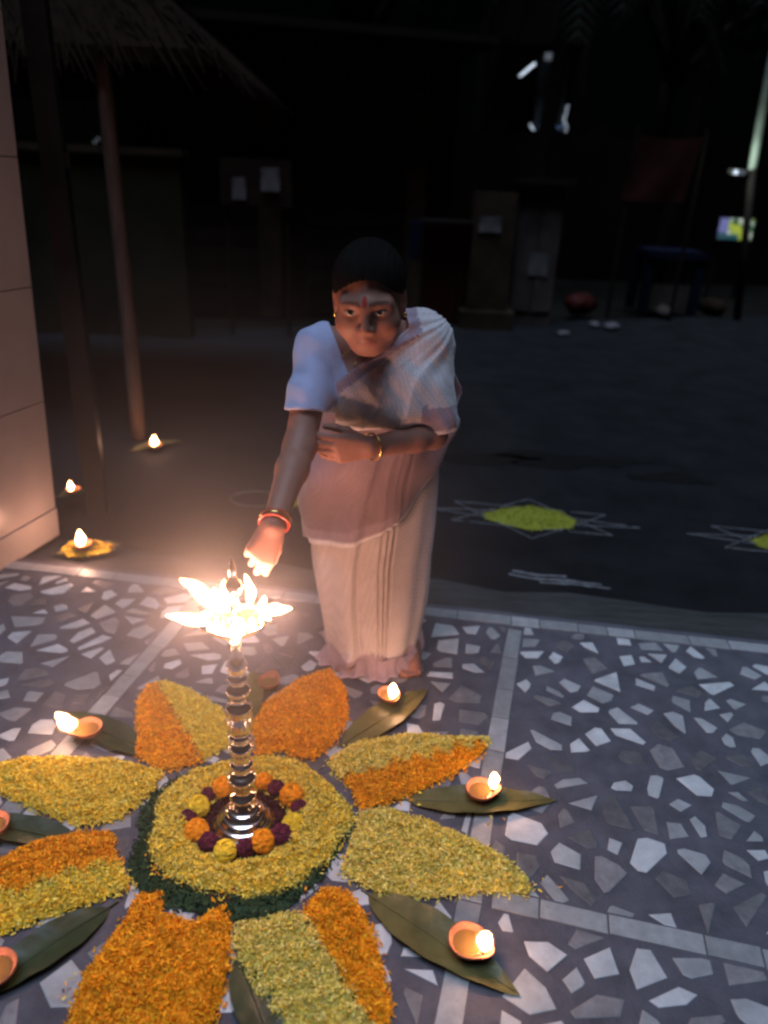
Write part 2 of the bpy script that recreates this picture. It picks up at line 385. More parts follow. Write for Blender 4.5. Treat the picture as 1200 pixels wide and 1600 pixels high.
# ------------------------------------------------------------------ clay lamps on leaves
MT['clay'] = mat('clay', (0.30, 0.105, 0.055), 0.75, 0.3, 30, 0.3, 80)
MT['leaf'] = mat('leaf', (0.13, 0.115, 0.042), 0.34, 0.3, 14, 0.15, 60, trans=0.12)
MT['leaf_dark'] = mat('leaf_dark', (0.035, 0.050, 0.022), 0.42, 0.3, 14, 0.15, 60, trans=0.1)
def diya(center, spout_dir, label, tip_px=None, r=.041, fr=.010, fl=.03, power=.42, lit=True, group='clay lamps burning around the flower carpet', fvec=None):
    c = np.asarray(center, float); sd = unit([spout_dir[0], spout_dir[1]])
    o = empty('clay_lamp', c, label, 'clay lamp', group)
    prof = [(.0, .003), (.022, .003), (.030, .008), (.038, .018), (.041, .026), (.0405, .0285), (.038, .0275), (.034, .020), (.026, .012), (.0, .009)]
    n = 32; V = []
    for rr, zz in prof:
        for k in range(n):
            a = 2 * math.pi * k / n; dx, dy = math.cos(a), math.sin(a); al = dx * sd[0] + dy * sd[1]
            pull = max(0, al) ** 8 * .016 * (rr / .041); q = (rr + pull) * r / .041
            V.append((c[0] + q * dx, c[1] + q * dy, c[2] + zz * r / .041 + (max(0, al) ** 8) * .003 * (rr > .03)))
    Fc = [(i * n + k, i * n + (k + 1) % n, (i + 1) * n + (k + 1) % n, (i + 1) * n + k) for i in range(len(prof) - 1) for k in range(n)]
    link('bowl', V, Fc, MT['clay'], o, None, True)
    MB().lathe([(0, 0), (.03 * r / .041, 0)], (c[0], c[1], c[2] + .0175 * r / .041), 24).build('oil', MT['oil'], o, True)
    if lit:
        b = c + np.array([sd[0], sd[1], 0]) * (r - .007) + np.array([0, 0, .028 * r / .041])
        fv = np.array([0, 0, fl]) if fvec is None else np.asarray(fvec)
        flame(o, b, b + fv, fr, power, wk=True)
    return o
def leaf(p0, p1, width, label, m='leaf', bow=.0, lift=.008, group='green leaves laid between the flower petals', z0=.005):
    p0, p1 = np.asarray(p0, float), np.asarray(p1, float); L = np.linalg.norm(p1 - p0); d_ = (p1 - p0) / L; nn = np.array([-d_[1], d_[0]])
    o = empty('leaf', (p0[0], p0[1], 0), label, 'leaf', group)
    n, mm = 22, 8; V = []
    for i in range(n + 1):
        t = i / n; wd = width * (math.sin(math.pi * t ** 0.85) ** .8) * (1 - .12 * t) + .0012
        for j in range(mm + 1):
            s = -1 + 2 * j / mm
            q = p0 + d_ * L * t + nn * (s * wd + bow * math.sin(math.pi * t))
            zz = z0 + lift * math.sin(math.pi * t) + .010 * abs(s) ** 1.3 * math.sin(math.pi * t) + .002 * math.sin(9 * t * math.pi + 3 * s) * abs(s)
            V.append((q[0], q[1], zz))
    W = mm + 1
    Fc = [(i * W + j, i * W + j + 1, (i + 1) * W + j + 1, (i + 1) * W + j) for i in range(n) for j in range(mm)]
    link('blade', V, Fc, MT[m], o, None, True)
    pts_ = []
    for i in range(12):
        t = i / 11 * .97; q = p0 + d_ * L * t + nn * bow * math.sin(math.pi * t); pts_.append((q[0], q[1], z0 + .0012 + lift * math.sin(math.pi * t)))
    st_ = p0 - d_ * .02
    MB().tube([(st_[0], st_[1], z0)] + pts_, [.0022] + [.0022 - .0016 * i / 11 for i in range(12)], 6).build('midrib', MT[m], o, True)
    return o
g2 = lambda px, py: G(px, py)[:2]
leaf(g2(535, 1165), g2(668, 1078), .055, 'dark green leaf under the clay lamp nearest the bare foot', bow=-.01)
leaf(g2(635, 1252), g2(868, 1252), .050, 'yellowish green leaf to the right of the carpet, lamp standing on it', bow=-.012)
leaf(g2(575, 1400), g2(812, 1558), .058, 'large glossy leaf in front of the long white floor strip, lamp standing on it', bow=-.004)
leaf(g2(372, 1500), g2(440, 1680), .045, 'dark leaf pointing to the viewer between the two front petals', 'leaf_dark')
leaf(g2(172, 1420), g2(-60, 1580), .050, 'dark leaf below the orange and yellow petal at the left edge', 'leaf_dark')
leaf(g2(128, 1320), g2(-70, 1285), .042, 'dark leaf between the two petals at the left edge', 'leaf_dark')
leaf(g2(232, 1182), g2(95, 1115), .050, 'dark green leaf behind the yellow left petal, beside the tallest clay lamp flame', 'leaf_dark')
leaf(g2(372, 1150), g2(398, 1050), .055, 'olive leaf standing behind the brass stem between the two rear petals', bow=.0, lift=.02)
diya(G(607, 1092, .02), (.5, -1), 'small clay lamp with a round bright flame at the hem of the saree', r=.036, fr=.013, fl=.056)
diya(G(750, 1243, .02), (1, .1), 'red clay lamp on the yellowish leaf beside the upright floor strip', r=.040, fr=.012, fl=.052)
diya(G(730, 1482, .02), (.9, -.55), 'red clay lamp on the large glossy leaf in front', r=.043, fr=.015, fl=.050)
diya(G(-6, 1526, .02), (-.9, -.5), 'clay lamp cut by the left edge below the orange and yellow petal', r=.043, fr=.009, fl=.024, power=.3)
diya(G(-12, 1300, .02), (-1, .0), 'clay lamp cut by the left edge between two petals', r=.043, fr=.009, fl=.024, power=.3)
diya(G(138, 1147, .02), (-.9, -.35), 'clay lamp with the largest flame, behind the yellow left petal', r=.042, fr=.019, fl=.05, power=.9, fvec=(-.034, -.020, .070))
diya(G(420, 1072, .02), (.3, 1), 'clay lamp half hidden behind the brass stem', r=.036, lit=False)

# ------------------------------------------------------------------ flower carpet
MT['petal'] = mat('petal', (1, 1, 1), 0.75, 0.12, 50, attr='Col', trans=0.05, spec=.15)
YEL = [(0.90, 0.64, 0.06), (0.93, 0.73, 0.10), (0.84, 0.64, 0.09), (0.76, 0.66, 0.15), (0.90, 0.56, 0.03)]
PAL = [(0.84, 0.65, 0.13), (0.74, 0.65, 0.17), (0.88, 0.72, 0.24), (0.62, 0.55, 0.10), (0.86, 0.60, 0.08)]
ORA = [(0.92, 0.39, 0.014), (0.88, 0.33, 0.012), (0.95, 0.47, 0.022), (0.80, 0.28, 0.012), (0.92, 0.43, 0.03)]
GRN = [(0.026, 0.062, 0.030), (0.045, 0.085, 0.035), (0.018, 0.045, 0.02), (0.032, 0.065, 0.026)]
LIM = [(0.36, 0.36, 0.04), (0.30, 0.31, 0.035), (0.40, 0.37, 0.06)]
def inside(P, poly):
    x, y = P[:, 0], P[:, 1]; r = np.zeros(len(P), bool); j = len(poly) - 1
    for i in range(len(poly)):
        xi, yi = poly[i]; xj, yj = poly[j]
        c = ((yi > y) != (yj > y)) & (x < (xj - xi) * (y - yi) / (yj - yi + 1e-12) + xi); r ^= c; j = i
    return r
def edge_dist(P, poly):
    dmin = np.full(len(P), 9.0)
    for i in range(len(poly)):
        a = np.asarray(poly[i]); b = np.asarray(poly[(i + 1) % len(poly)]); ab = b - a
        t = np.clip(((P - a) @ ab) / (ab @ ab), 0, 1); dmin = np.minimum(dmin, np.linalg.norm(P - a - t[:, None] * ab, axis=1))
    return dmin
def shreds(P, pal, length=(.007, .0135), width=(.0027, .0052), tilt=.65):
    """P: (n,3) centres -> verts, quads, colours of curled flower shreds"""
    n = len(P); yaw = rng.uniform(0, 2 * math.pi, n); pit = rng.normal(0.12, tilt, n); L = rng.uniform(*length, n); W = rng.uniform(*width, n); cu = rng.uniform(-.8, 1.4, n); rl = rng.normal(0, .8, n)
    dx = np.stack([np.cos(yaw) * np.cos(pit), np.sin(yaw) * np.cos(pit), np.sin(pit)], 1)
    sx = np.stack([-np.sin(yaw), np.cos(yaw), np.zeros(n)], 1); ux = np.cross(dx, sx)
    sx2 = sx * np.cos(rl)[:, None] + ux * np.sin(rl)[:, None]; ux2 = np.cross(dx, sx2)
    V = np.zeros((n, 6, 3))
    for k, (t, wf) in enumerate(((-.5, .55), (.05, 1.0), (.5, .6))):
        c = P + dx * (t * L)[:, None] + ux2 * (cu * L * (t * t) * 1.2)[:, None]
        V[:, 2 * k] = c - sx2 * (W * wf * .5)[:, None]; V[:, 2 * k + 1] = c + sx2 * (W * wf * .5)[:, None]
    base = np.arange(n) * 6
    Fq = np.concatenate([np.stack([base, base + 1, base + 3, base + 2], 1), np.stack([base + 2, base + 3, base + 5, base + 4], 1)])
    pc = np.array(pal)[rng.integers(0, len(pal), n)] * rng.uniform(.62, 1.22, (n, 1))
    return V.reshape(-1, 3), Fq, np.repeat(pc, 6, 0)
def heap(name, parent, poly, pal, test=None, hmax=.020, dens=78000, ragged=.012, hole=None, zb=0.003, **kw):
    poly = [np.asarray(p) for p in poly]; A = np.array(poly); lo, hi = A.min(0) - .02, A.max(0) + .02
    n = int(dens * np.prod(hi - lo)); P = rng.uniform(lo, hi, (n, 2))
    nz = np.sin(P[:, 0] * 61 + 2 * np.sin(P[:, 1] * 43)) * np.sin(P[:, 1] * 57 + P[:, 0] * 21)
    Pj = P + rng.normal(0, ragged * .45, P.shape)
    ok = inside(Pj, poly)
    if hole is not None: ok &= ~inside(Pj, hole)
    if test is not None: ok &= test(Pj)
    P = P[ok]; nz = nz[ok]; e = edge_dist(P, poly)
    if hole is not None: e = np.minimum(e, edge_dist(P, hole))
    e = np.where(inside(P, poly), e, 0)
    h = hmax * np.clip(e / .030, 0, 1) ** .6 * (1 + .45 * nz)
    P3 = np.column_stack([P, zb + .004 + h * rng.uniform(.75, 1.12, len(P))])
    V, Fq, C = shreds(P3, pal, **kw)
    # body of the heap under the loose shreds
    s = .007; gx = np.arange(lo[0], hi[0], s); gy = np.arange(lo[1], hi[1], s); X, Y_ = np.meshgrid(gx, gy, indexing='ij'); Q = np.column_stack([X.ravel(), Y_.ravel()])
    okq = inside(Q, poly)
    if hole is not None: okq &= ~inside(Q, hole)
    if test is not None: okq &= test(Q)
    e = edge_dist(Q, poly)
    if hole is not None: e = np.minimum(e, edge_dist(Q, hole))
    hz = zb + hmax * .78 * np.clip(e / .030, 0, 1) ** .6 * (1 + .35 * np.sin(Q[:, 0] * 61 + 2 * np.sin(Q[:, 1] * 43)) * np.sin(Q[:, 1] * 57 + Q[:, 0] * 21))
    hz = np.where(okq, hz, 0.001); Qv = np.column_stack([Q, hz]); ny = len(gy)
    ii, jj = np.meshgrid(np.arange(len(gx) - 1), np.arange(ny - 1), indexing='ij'); a = (ii * ny + jj).ravel()
    q = np.stack([a, a + ny, a + ny + 1, a + 1], 1); q = q[okq[q].all(1)]
    qc = np.tile(np.array(pal[0]) * .85, (len(Q), 1)) * rng.uniform(.8, 1.15, (len(Q), 1))
    used, inv = np.unique(q, return_inverse=True); Qv = Qv[used]; qc = qc[used]; q = inv.reshape(-1, 4)
    V2 = np.concatenate([V, Qv]); F2 = np.concatenate([Fq, q + len(V)]); C2 = np.concatenate([C, qc])
    return link(name, V2, F2, MT['petal'], parent, C2, False, 'stuff')
def wpoly(px): return [G(x, y, .012)[:2] for x, y in px]
def side(a, b, sgn):
    a, b = G(*a, .012)[:2], G(*b, .012)[:2]; n_ = np.array([-(b - a)[1], (b - a)[0]])
    n_ = n_ / np.linalg.norm(n_)
    return lambda P: ((P - a) @ n_ + .012 * np.sin(P[:, 0] * 80 + P[:, 1] * 55)) * sgn > 0
PETALS = [
    ('left rear petal of the flower carpet, orange with a yellow edge towards the lamp', [(258, 1062), (228, 1070), (214, 1095), (212, 1180), (256, 1203), (300, 1196), (352, 1168), (364, 1140), (345, 1105), (300, 1078)], ((240, 1070), (318, 1200)), YEL, ORA, 1),
    ('right rear petal of the flower carpet, orange all over, by the saree hem', [(516, 1043), (470, 1058), (410, 1100), (393, 1130), (400, 1180), (440, 1172), (485, 1187), (520, 1165), (545, 1120), (540, 1075)], None, None, ORA, 1),
    ('pointed petal on the right, yellow above and orange below', [(508, 1188), (560, 1157), (640, 1145), (700, 1149), (768, 1152), (755, 1178), (700, 1215), (620, 1250), (562, 1265), (548, 1230), (520, 1205)], ((520, 1222), (775, 1158)), PAL, ORA, 1),
    ('broad pointed greenish yellow petal at the lower right of the carpet', [(560, 1270), (600, 1260), (660, 1278), (740, 1310), (800, 1345), (836, 1385), (828, 1396), (760, 1393), (650, 1403), (590, 1395), (530, 1362), (548, 1310)], None, PAL, None, 1),
    ('front right petal, greenish yellow on its left and orange on its right', [(508, 1383), (545, 1392), (575, 1430), (592, 1480), (600, 1520), (614, 1580), (605, 1650), (480, 1650), (400, 1560), (365, 1480), (365, 1442), (420, 1430), (470, 1420)], ((462, 1405), (610, 1640)), ORA, PAL, 1),
    ('front left petal, orange all over, reaching out of the bottom', [(218, 1395), (258, 1390), (255, 1422), (300, 1440), (350, 1408), (363, 1440), (358, 1520), (335, 1600), (300, 1690), (70, 1690), (105, 1590), (130, 1520), (180, 1455)], None, None, ORA, 1),
    ('left petal with an orange upper half and a yellow lower half', [(-60, 1372), (0, 1340), (60, 1312), (130, 1297), (178, 1300), (182, 1335), (208, 1385), (170, 1402), (100, 1425), (0, 1458), (-70, 1468)], ((-70, 1425), (200, 1338)), ORA, YEL, 1),
    ('long yellow petal at the left, below the largest clay lamp flame', [(-40, 1200), (40, 1182), (110, 1182), (180, 1185), (258, 1205), (240, 1235), (190, 1278), (130, 1290), (60, 1268), (0, 1238)], None, YEL, None, 1)]
for label, px, split, up, dn, _ in PETALS:
    poly = wpoly(px); c = np.mean(poly, 0)
    o = empty('petal_heap', (c[0], c[1], 0), label, 'flower petals', 'petal shaped heaps of the flower carpet')
    if split:
        heap('yellow_petals' if up is not ORA else 'orange_petals', o, poly, up, side(*split, 1))
        heap('orange_petals' if dn is ORA else 'yellow_petals', o, poly, dn, side(*split, -1))
    elif up: heap('yellow_petals', o, poly, up)
    else: heap('orange_petals', o, poly, dn)
def circ(c, r, n=60, wob=.0, ry=None):
    ry = ry or r
    return [np.array([c[0] + r * (1 + wob * math.sin(5 * a + 1) + wob * .6 * math.sin(9 * a)) * math.cos(a), c[1] + ry * (1 + wob * math.sin(5 * a + 1)) * math.sin(a)]) for a in (2 * math.pi * k / n for k in range(n))]
RC = (-.312, 1.375)
o = empty('leaf_ring', (RC[0], RC[1], 0), 'ring of shredded dark green leaves around the yellow centre of the flower carpet', 'leaf ring')
heap('shredded_leaves', o, circ((-.325, 1.358), .266, wob=.045, ry=.250), GRN, None, .010, 15000, hole=circ(RC, .20), length=(.012, .026), width=(.003, .006))
o = empty('petal_ring', (RC[0], RC[1], 0), 'thick ring of shredded yellow petals around the brass lamp', 'flower petals')
heap('yellow_petals', o, circ((-.305, 1.388), .250, wob=.035, ry=.222), YEL + PAL[:2], None, .024, 78000, hole=circ((-.318, 1.375), .112), zb=.006)
o = empty('petal_bed', (LX, LY, 0), 'bed of dark maroon shreds under the foot of the brass lamp', 'flower petals')
heap('maroon_petals', o, circ((-.318, 1.375), .118), [(0.06, 0.012, 0.02), (0.09, 0.02, 0.03), (0.04, 0.012, 0.012)], None, .005, 26000)

# whole marigold heads in a ring
def marigold(c, r, pal, label, cat='marigold', group='marigold heads around the lamp foot', tall=1.0):
    c = np.asarray(c, float); V = []; Fc = []; C = []
    n = 190
    for i in range(n):
        t = (i + .5) / n; ph = i * 2.39996; th = math.acos(1 - t * 1.28)
        dr = np.array([math.sin(th) * math.cos(ph), math.sin(th) * math.sin(ph), math.cos(th) * tall])
        tg = unit(np.array([math.cos(th) * math.cos(ph), math.cos(th) * math.sin(ph), -math.sin(th)])); sd = unit(np.cross(dr, tg))
        rr = r * rnd.uniform(.86, 1.05); wd = r * rnd.uniform(.17, .26); ln = r * .34
        p = c + dr * rr; col = np.array(pal[rnd.randrange(len(pal))]) * rnd.uniform(.8, 1.15)
        u_ = unit(dr); b = len(V); jt = rnd.uniform(-.4, .4)
        sd = unit(sd + tg * jt)
        tg = unit(np.cross(sd, u_))
        V += [p - u_ * ln - sd * wd * .4, p - u_ * ln + sd * wd * .4, p - sd * wd + tg * ln * .15, p + sd * wd + tg * ln * .15, p - sd * wd * .8 + tg * ln * .75 + u_ * .0012 * rnd.uniform(-1, 1.5), p + sd * wd * .8 + tg * ln * .75 + u_ * .0012 * rnd.uniform(-1, 1.5)]
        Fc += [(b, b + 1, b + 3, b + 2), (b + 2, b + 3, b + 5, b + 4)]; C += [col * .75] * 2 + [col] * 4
    o = empty('flower_head', (c[0], c[1], c[2] - r), label, cat, group)
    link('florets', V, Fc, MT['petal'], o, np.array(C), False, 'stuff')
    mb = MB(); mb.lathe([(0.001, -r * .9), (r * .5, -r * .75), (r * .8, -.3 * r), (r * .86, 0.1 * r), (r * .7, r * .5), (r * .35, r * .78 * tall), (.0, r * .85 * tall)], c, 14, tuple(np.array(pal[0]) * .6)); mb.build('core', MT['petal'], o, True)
    return o
OB = [(0.90, 0.33, 0.012), (0.85, 0.28, 0.01)]; YB = [(0.88, 0.64, 0.05), (0.82, 0.55, 0.03)]; MB_ = [(0.10, 0.012, 0.035), (0.075, 0.010, 0.022), (0.13, 0.02, 0.05)]
for px, py, pal, lb, r in [(347, 1230, OB, 'orange marigold head directly left of the brass stem, at the back of the ring', .026), (310, 1260, YB, 'yellow marigold head at the left of the lamp foot, between two orange ones', .027),
                           (307, 1298, OB, 'orange marigold head at the front left of the lamp foot', .028), (352, 1330, YB, 'yellow marigold head in front of the lamp foot', .026),
                           (410, 1315, OB, 'orange marigold head at the front right of the lamp foot', .028), (457, 1287, YB, 'yellow marigold head at the right of the lamp foot', .025),
                           (456, 1243, OB, 'orange marigold head at the right rear of the lamp foot, the largest of the ring', .030), (412, 1221, OB, 'small orange marigold head close behind the brass stem on its right', .022)]:
    marigold(G(px, py, .034), r, pal, lb)
for px, py, lb, r, t in [(325, 1242, 'maroon flower between the rear orange and the left yellow marigold', .019, 1), (294, 1278, 'maroon flower on the left outer side of the marigold ring', .021, 1), (325, 1316, 'maroon flower between the front left orange and the front yellow marigold', .023, 1),
                         (383, 1326, 'upright maroon flower between the front yellow and the front orange marigold', .019, 1.5), (440, 1306, 'large maroon flower between the front orange and the right yellow marigold', .026, 1.1), (467, 1262, 'maroon flower between the right yellow and the largest orange marigold', .020, 1), (431, 1232, 'maroon flower between the small orange and the largest orange marigold', .022, 1)]:
    marigold(G(px, py, .028), r, MB_, lb, 'maroon flower', 'maroon flowers around the lamp foot', t)
# stray petals on the floor
sc = MB(); Pst = []
for px, py, n in [(770, 1290, 5), (850, 1390, 10), (250, 1350, 40), (270, 1280, 10), (260, 1370, 20), (350, 1410, 25), (480, 1390, 12), (640, 1255, 8), (545, 1290, 14), (200, 1390, 14), (110, 1560, 8)]:
    c = G(px, py)
    for _ in range(n): Pst.append((c[0] + rng.normal(0, .018), c[1] + rng.normal(0, .018), .016 + rng.uniform(0, .004)))
V, Fq, C = shreds(np.array(Pst), [ORA[0], YEL[0], MB_[0], YEL[2]], tilt=.25)
link('scattered_petals', V, Fq, MT['petal'], None, C, False, 'stuff')

# ------------------------------------------------------------------ tiled pillar, gate post, thatched shelter at the left
MT['wall_tile'] = mat('wall_tile', (0.34, 0.30, 0.295), 0.32, 0.12, 3, 0.05, 30, objrand=.05)
MT['grout'] = mat('grout', (0.12, 0.10, 0.09), 0.9)
MT['dark_metal'] = mat('dark_metal', (0.018, 0.016, 0.017), 0.5, 0.4, 5, spec=.06)
MT['post_wood'] = mat('post_wood', (0.12, 0.08, 0.065), 0.75, 0.3, 5, 0.3, 40, stretch=(6, 6, 1), spec=.06)
MT['thatch'] = mat('thatch', (0.013, 0.006, 0.0035), 0.95, 0.4, 9, 0.5, 40, spec=.06)
W1 = np.array([-1.462, 2.979]); WD = unit(np.array([-1.548, 2.62]) - W1); WNn = np.array([WD[1], -WD[0]])   # along the face towards the viewer
if WNn[0] > 0: WNn = -WNn                                            # into the pillar (to the left)
PLEAN = 2.3
pil = empty('tiled_pillar', (W1[0] - .25, W1[1] - .35, 0), 'pale beige tiled gate pillar at the left edge, lit warm near the floor', 'pillar')
pil.rotation_euler.y = math.radians(PLEAN)
mb = MB(); cpos = W1 + WD * .42 + WNn * .30
ang = math.atan2(WD[1], WD[0])
mb.box((cpos[0], cpos[1], 1.5), (.408, .288, 1.5), ang); mb.build('core', MT['grout'], pil)
zr = [0.0, 0.135, 0.62, 1.08, 1.54, 2.0, 2.46, 3.0]
for i in range(len(zr) - 1):
    z0_, z1_ = zr[i] + .002, zr[i + 1] - .002
    bulge = .006 if i == 0 else 0
    for a0, a1 in ((0, .42), (.42, .84)):
        cc = W1 + WD * ((a0 + a1) / 2) + WNn * (.006 - bulge)
        MB().box((cc[0], cc[1], (z0_ + z1_) / 2), ((a1 - a0) / 2 - .0015, .006, (z1_ - z0_) / 2), ang).build('tile', MT['wall_tile'], pil)
    cc = W1 + WD * .006 + WNn * .30
    MB().box((cc[0], cc[1], (z0_ + z1_) / 2), (.006, .286, (z1_ - z0_) / 2), ang).build('tile', MT['wall_tile'], pil)
gp = G(143, 796)
o = empty('gate_post', (gp[0], gp[1] + .05, 0), 'dark grey square gate post just behind the tiled pillar', 'post')
MB().box((gp[0], gp[1] + .08, 1.05), (.045, .045, 1.10), .2).build('shaft', MT['dark_metal'], o)
MB().box((gp[0], gp[1] + .08, 2.165), (.055, .055, .015), .2).build('cap', MT['dark_metal'], o)
MB().tube([(gp[0] + .05, gp[1] + .08, z_) for z_ in (.5, .56)], .014, 8).build('hinge', MT['dark_metal'], o)
MB().tube([(gp[0] + .05, gp[1] + .08, z_) for z_ in (1.5, 1.56)], .014, 8).build('hinge', MT['dark_metal'], o)

SP = G(215, 674)
sh = empty('thatched_shelter', (SP[0], SP[1], ZR), 'thatched shelter on a slim wooden post, ragged eave at the upper left', 'shelter')
def post(x, y, zt, r0=.048, lean=0):
    P = [(x + .01 * math.sin(3 * k / 8) + lean * k / 8, y + .008 * math.sin(5 * k / 8 + 1), ZR - .02 + (zt - ZR) * k / 8) for k in range(9)]
    MB().tube(P, [r0 * (1 - .012 * k) for k in range(9)], 10).build('post', MT['post_wood'], sh, True)
ez = float(AT(335, 78, 4.35)[2]); ex = float(AT(335, 78, 4.35)[0])
post(SP[0], SP[1], ez + .02, .046)
post(SP[0] - 2.0, SP[1] + .1, ez + .02); post(SP[0] - .80, SP[1] + 2.25, ez + .02); post(SP[0] - 2.1, SP[1] + 2.3, ez + .02)
cx, cy = SP[0] - 1.0, SP[1] + 1.1
rx_, ry_ = ex - cx, 4.35 - cy
V = []; 
top = (cx, cy, ez + 1.25)
E4 = [(cx + rx_, cy + ry_, ez), (cx + rx_, cy - ry_, ez), (cx - rx_, cy - ry_, ez), (cx - rx_, cy + ry_, ez)]
mb = MB(); mb.add(E4 + [top] + [(x, y, z_ - .07) for x, y, z_ in E4] + [(top[0], top[1], top[2] - .1)], [(0, 1, 4), (1, 2, 4), (2, 3, 4), (3, 0, 4), (5, 9, 6), (6, 9, 7), (7, 9, 8), (8, 9, 5), (0, 5, 6, 1), (1, 6, 7, 2), (2, 7, 8, 3), (3, 8, 5, 0)])
mb.build('roof', MT['thatch'], sh)
st_ = MB()
for k in range(4):
    a, b = np.array(E4[k]), np.array(E4[(k + 1) % 4])
    for _ in range(700 if k in (0, 3) else 150):
        t, u = rnd.random(), rnd.random() ** 1.5; p = a + (b - a) * t; q = p + (np.array(top) - p) * (u * .55)
        dn = unit(p - np.array(top)) + np.array([rnd.gauss(0, .16), rnd.gauss(0, .16), rnd.gauss(-.1, .1)]); L = rnd.uniform(.12, .30)
        s_ = unit(np.cross(dn, (0, 0, 1))) * .006; z_ = np.array([0, 0, .02])
        st_.add([q - s_ + z_, q + s_ + z_, q + dn * L + s_ * .4, q + dn * L - s_ * .4], [(0, 1, 2, 3)])
st_.build('straw', MT['thatch'], sh, kind='stuff')

# lamps and petals by the pillar and the post
lp = G(135, 856)
o = empty('petal_heap', (lp[0], lp[1], 0), 'small heap of yellow and orange petals under the lamp by the gate post', 'flower petals')
heap('yellow_petals', o, wpoly([(95, 858), (110, 845), (150, 843), (178, 850), (172, 860), (130, 868), (104, 868)]), YEL[:2] + ORA[:1], None, .012, 26000)
leaf(g2(88, 866), g2(190, 852), .05, 'leaf under the petals and the lamp by the gate post', 'leaf', group='leaves by the gate post')
GL = 'clay lamps by the pillar and the post'
diya(G(131, 856, .02), (.15, -1), 'clay lamp with a tall flame at the foot of the gate post', r=.036, fr=.016, fl=.075, power=2.6, group=GL)
leaf(g2(92, 777), g2(138, 770), .05, 'leaf under the small lamp behind the gate post', 'leaf', group='leaves by the gate post')
diya(G(115, 770, .02), (.1, -1), 'clay lamp behind the gate post, half way to the shelter post', r=.036, fr=.011, fl=.05, power=.6, group=GL)
lp2 = G(243, 700, ZR)
for_l = leaf(G(205, 706, ZR)[:2], G(285, 690, ZR)[:2], .055, 'leaf under the lamp at the shelter post', 'leaf', group='leaves by the gate post', z0=ZR + .006)
diya(G(243, 700, ZR + .018), (.2, -1), 'clay lamp burning at the foot of the shelter post', r=.040, fr=.018, fl=.062, power=1.3, group=GL)

# ------------------------------------------------------------------ drawings on the road
MT['chalk'] = mat('chalk', (0.12, 0.12, 0.13), 0.95, 0.45, 60, 0.2, 200)
def chalk(paths, parent, wd=.006):
    mb = MB(); 
    for P in paths:
        for a, b in zip(P[:-1], P[1:]):
            a, b = np.array(a), np.array(b); L = np.linalg.norm(b - a); n_ = max(2, int(L / .03)); d_ = unit(b - a); nn = np.array([-d_[1], d_[0]]); vs = []
            for i in range(n_ + 1):
                p = a + (b - a) * i / n_ + nn * rnd.gauss(0, .0015); w_ = wd * rnd.uniform(.45, 1.2)
                vs += [(*(p - nn * w_), ZR + .0045), (*(p + nn * w_), ZR + .0045), (*p, ZR + .0075)]
            fs = []
            for i in range(n_):
                if rnd.random() < .03: continue
                k = 3 * i; fs += [(k, k + 2, k + 5, k + 3), (k + 2, k + 1, k + 4, k + 5)]
            mb.add(vs, fs)
    return mb.build('chalk_lines', MT['chalk'], parent)
def star(c, label, fill):
    o = empty('chalk_star', (c[0], c[1], ZR), label, 'floor drawing', 'chalk stars on the road')
    q = math.radians(-7)
    def pt(r1, r2, a):
        x, y = r1 * math.cos(a), r2 * math.sin(a); return [c[0] + x * math.cos(q) - y * math.sin(q), c[1] + x * math.sin(q) + y * math.cos(q)]
    P = [pt(.46, .25, math.pi / 2 + k * math.pi / 3) for k in range(6)]
    chalk([[P[0], P[2], P[4], P[0]], [P[1], P[3], P[5], P[1]], [pt(.2, .1, 2.6), pt(.55, 1, math.pi), pt(.2, .1, -2.6)], [pt(.2, .1, .5), pt(.55, 1, 0), pt(.2, .1, -.5)]], o, .0045)
    heap('yellow_petals', o, [np.array(c[:2]) + (np.array(G(828 + x, 808 + y, ZR)[:2]) - np.array(G(828, 808, ZR)[:2])) for x, y in fill], LIM, None, .010, 16000, zb=ZR + .002)
    return o
FILL = [(-75, -6), (-40, -14), (0, -18), (48, -9), (73, 5), (68, 17), (0, 20), (-40, 11), (-70, 2)]
star(G(828, 810, ZR)[:2], 'chalk star filled with greenish yellow petals on the road right of the woman', FILL)
star(G(1252, 852, ZR)[:2], 'chalk star with yellow petals cut by the right edge', FILL)
ks3 = G(455, 783, ZR)
o = empty('chalk_ring', (ks3[0], ks3[1], ZR), 'chalk loops with a few yellow petals behind the reaching arm', 'floor drawing')
lp_ = lambda cx_, cy_, r1, r2, rt=0: [[cx_ + r1 * math.cos(a) * math.cos(rt) - r2 * math.sin(a) * math.sin(rt), cy_ + r1 * math.cos(a) * math.sin(rt) + r2 * math.sin(a) * math.cos(rt)] for a in [k * .2618 for k in range(25)]]
chalk([lp_(ks3[0] - .19, ks3[1], .13, .10)], o, .0045); chalk([lp_(ks3[0] + .10, ks3[1] + .12, .12, .07, .6)], o, .0045)
heap('yellow_petals', o, circ(ks3[:2], .085), LIM, None, .010, 14000, zb=ZR + .002)
o = empty('chalk_smear', tuple(G(870, 906, ZR)), 'smeared white chalk streak in front of the star', 'chalk mark')
sm = [G(px, py, ZR)[:2] for px, py in ((795, 898), (830, 905), (880, 908), (940, 915))]
chalk([sm, [p + np.array([.02, .035]) for p in sm[:3]], [p + np.array([.03, -.03]) for p in sm[1:]]], o, .012)

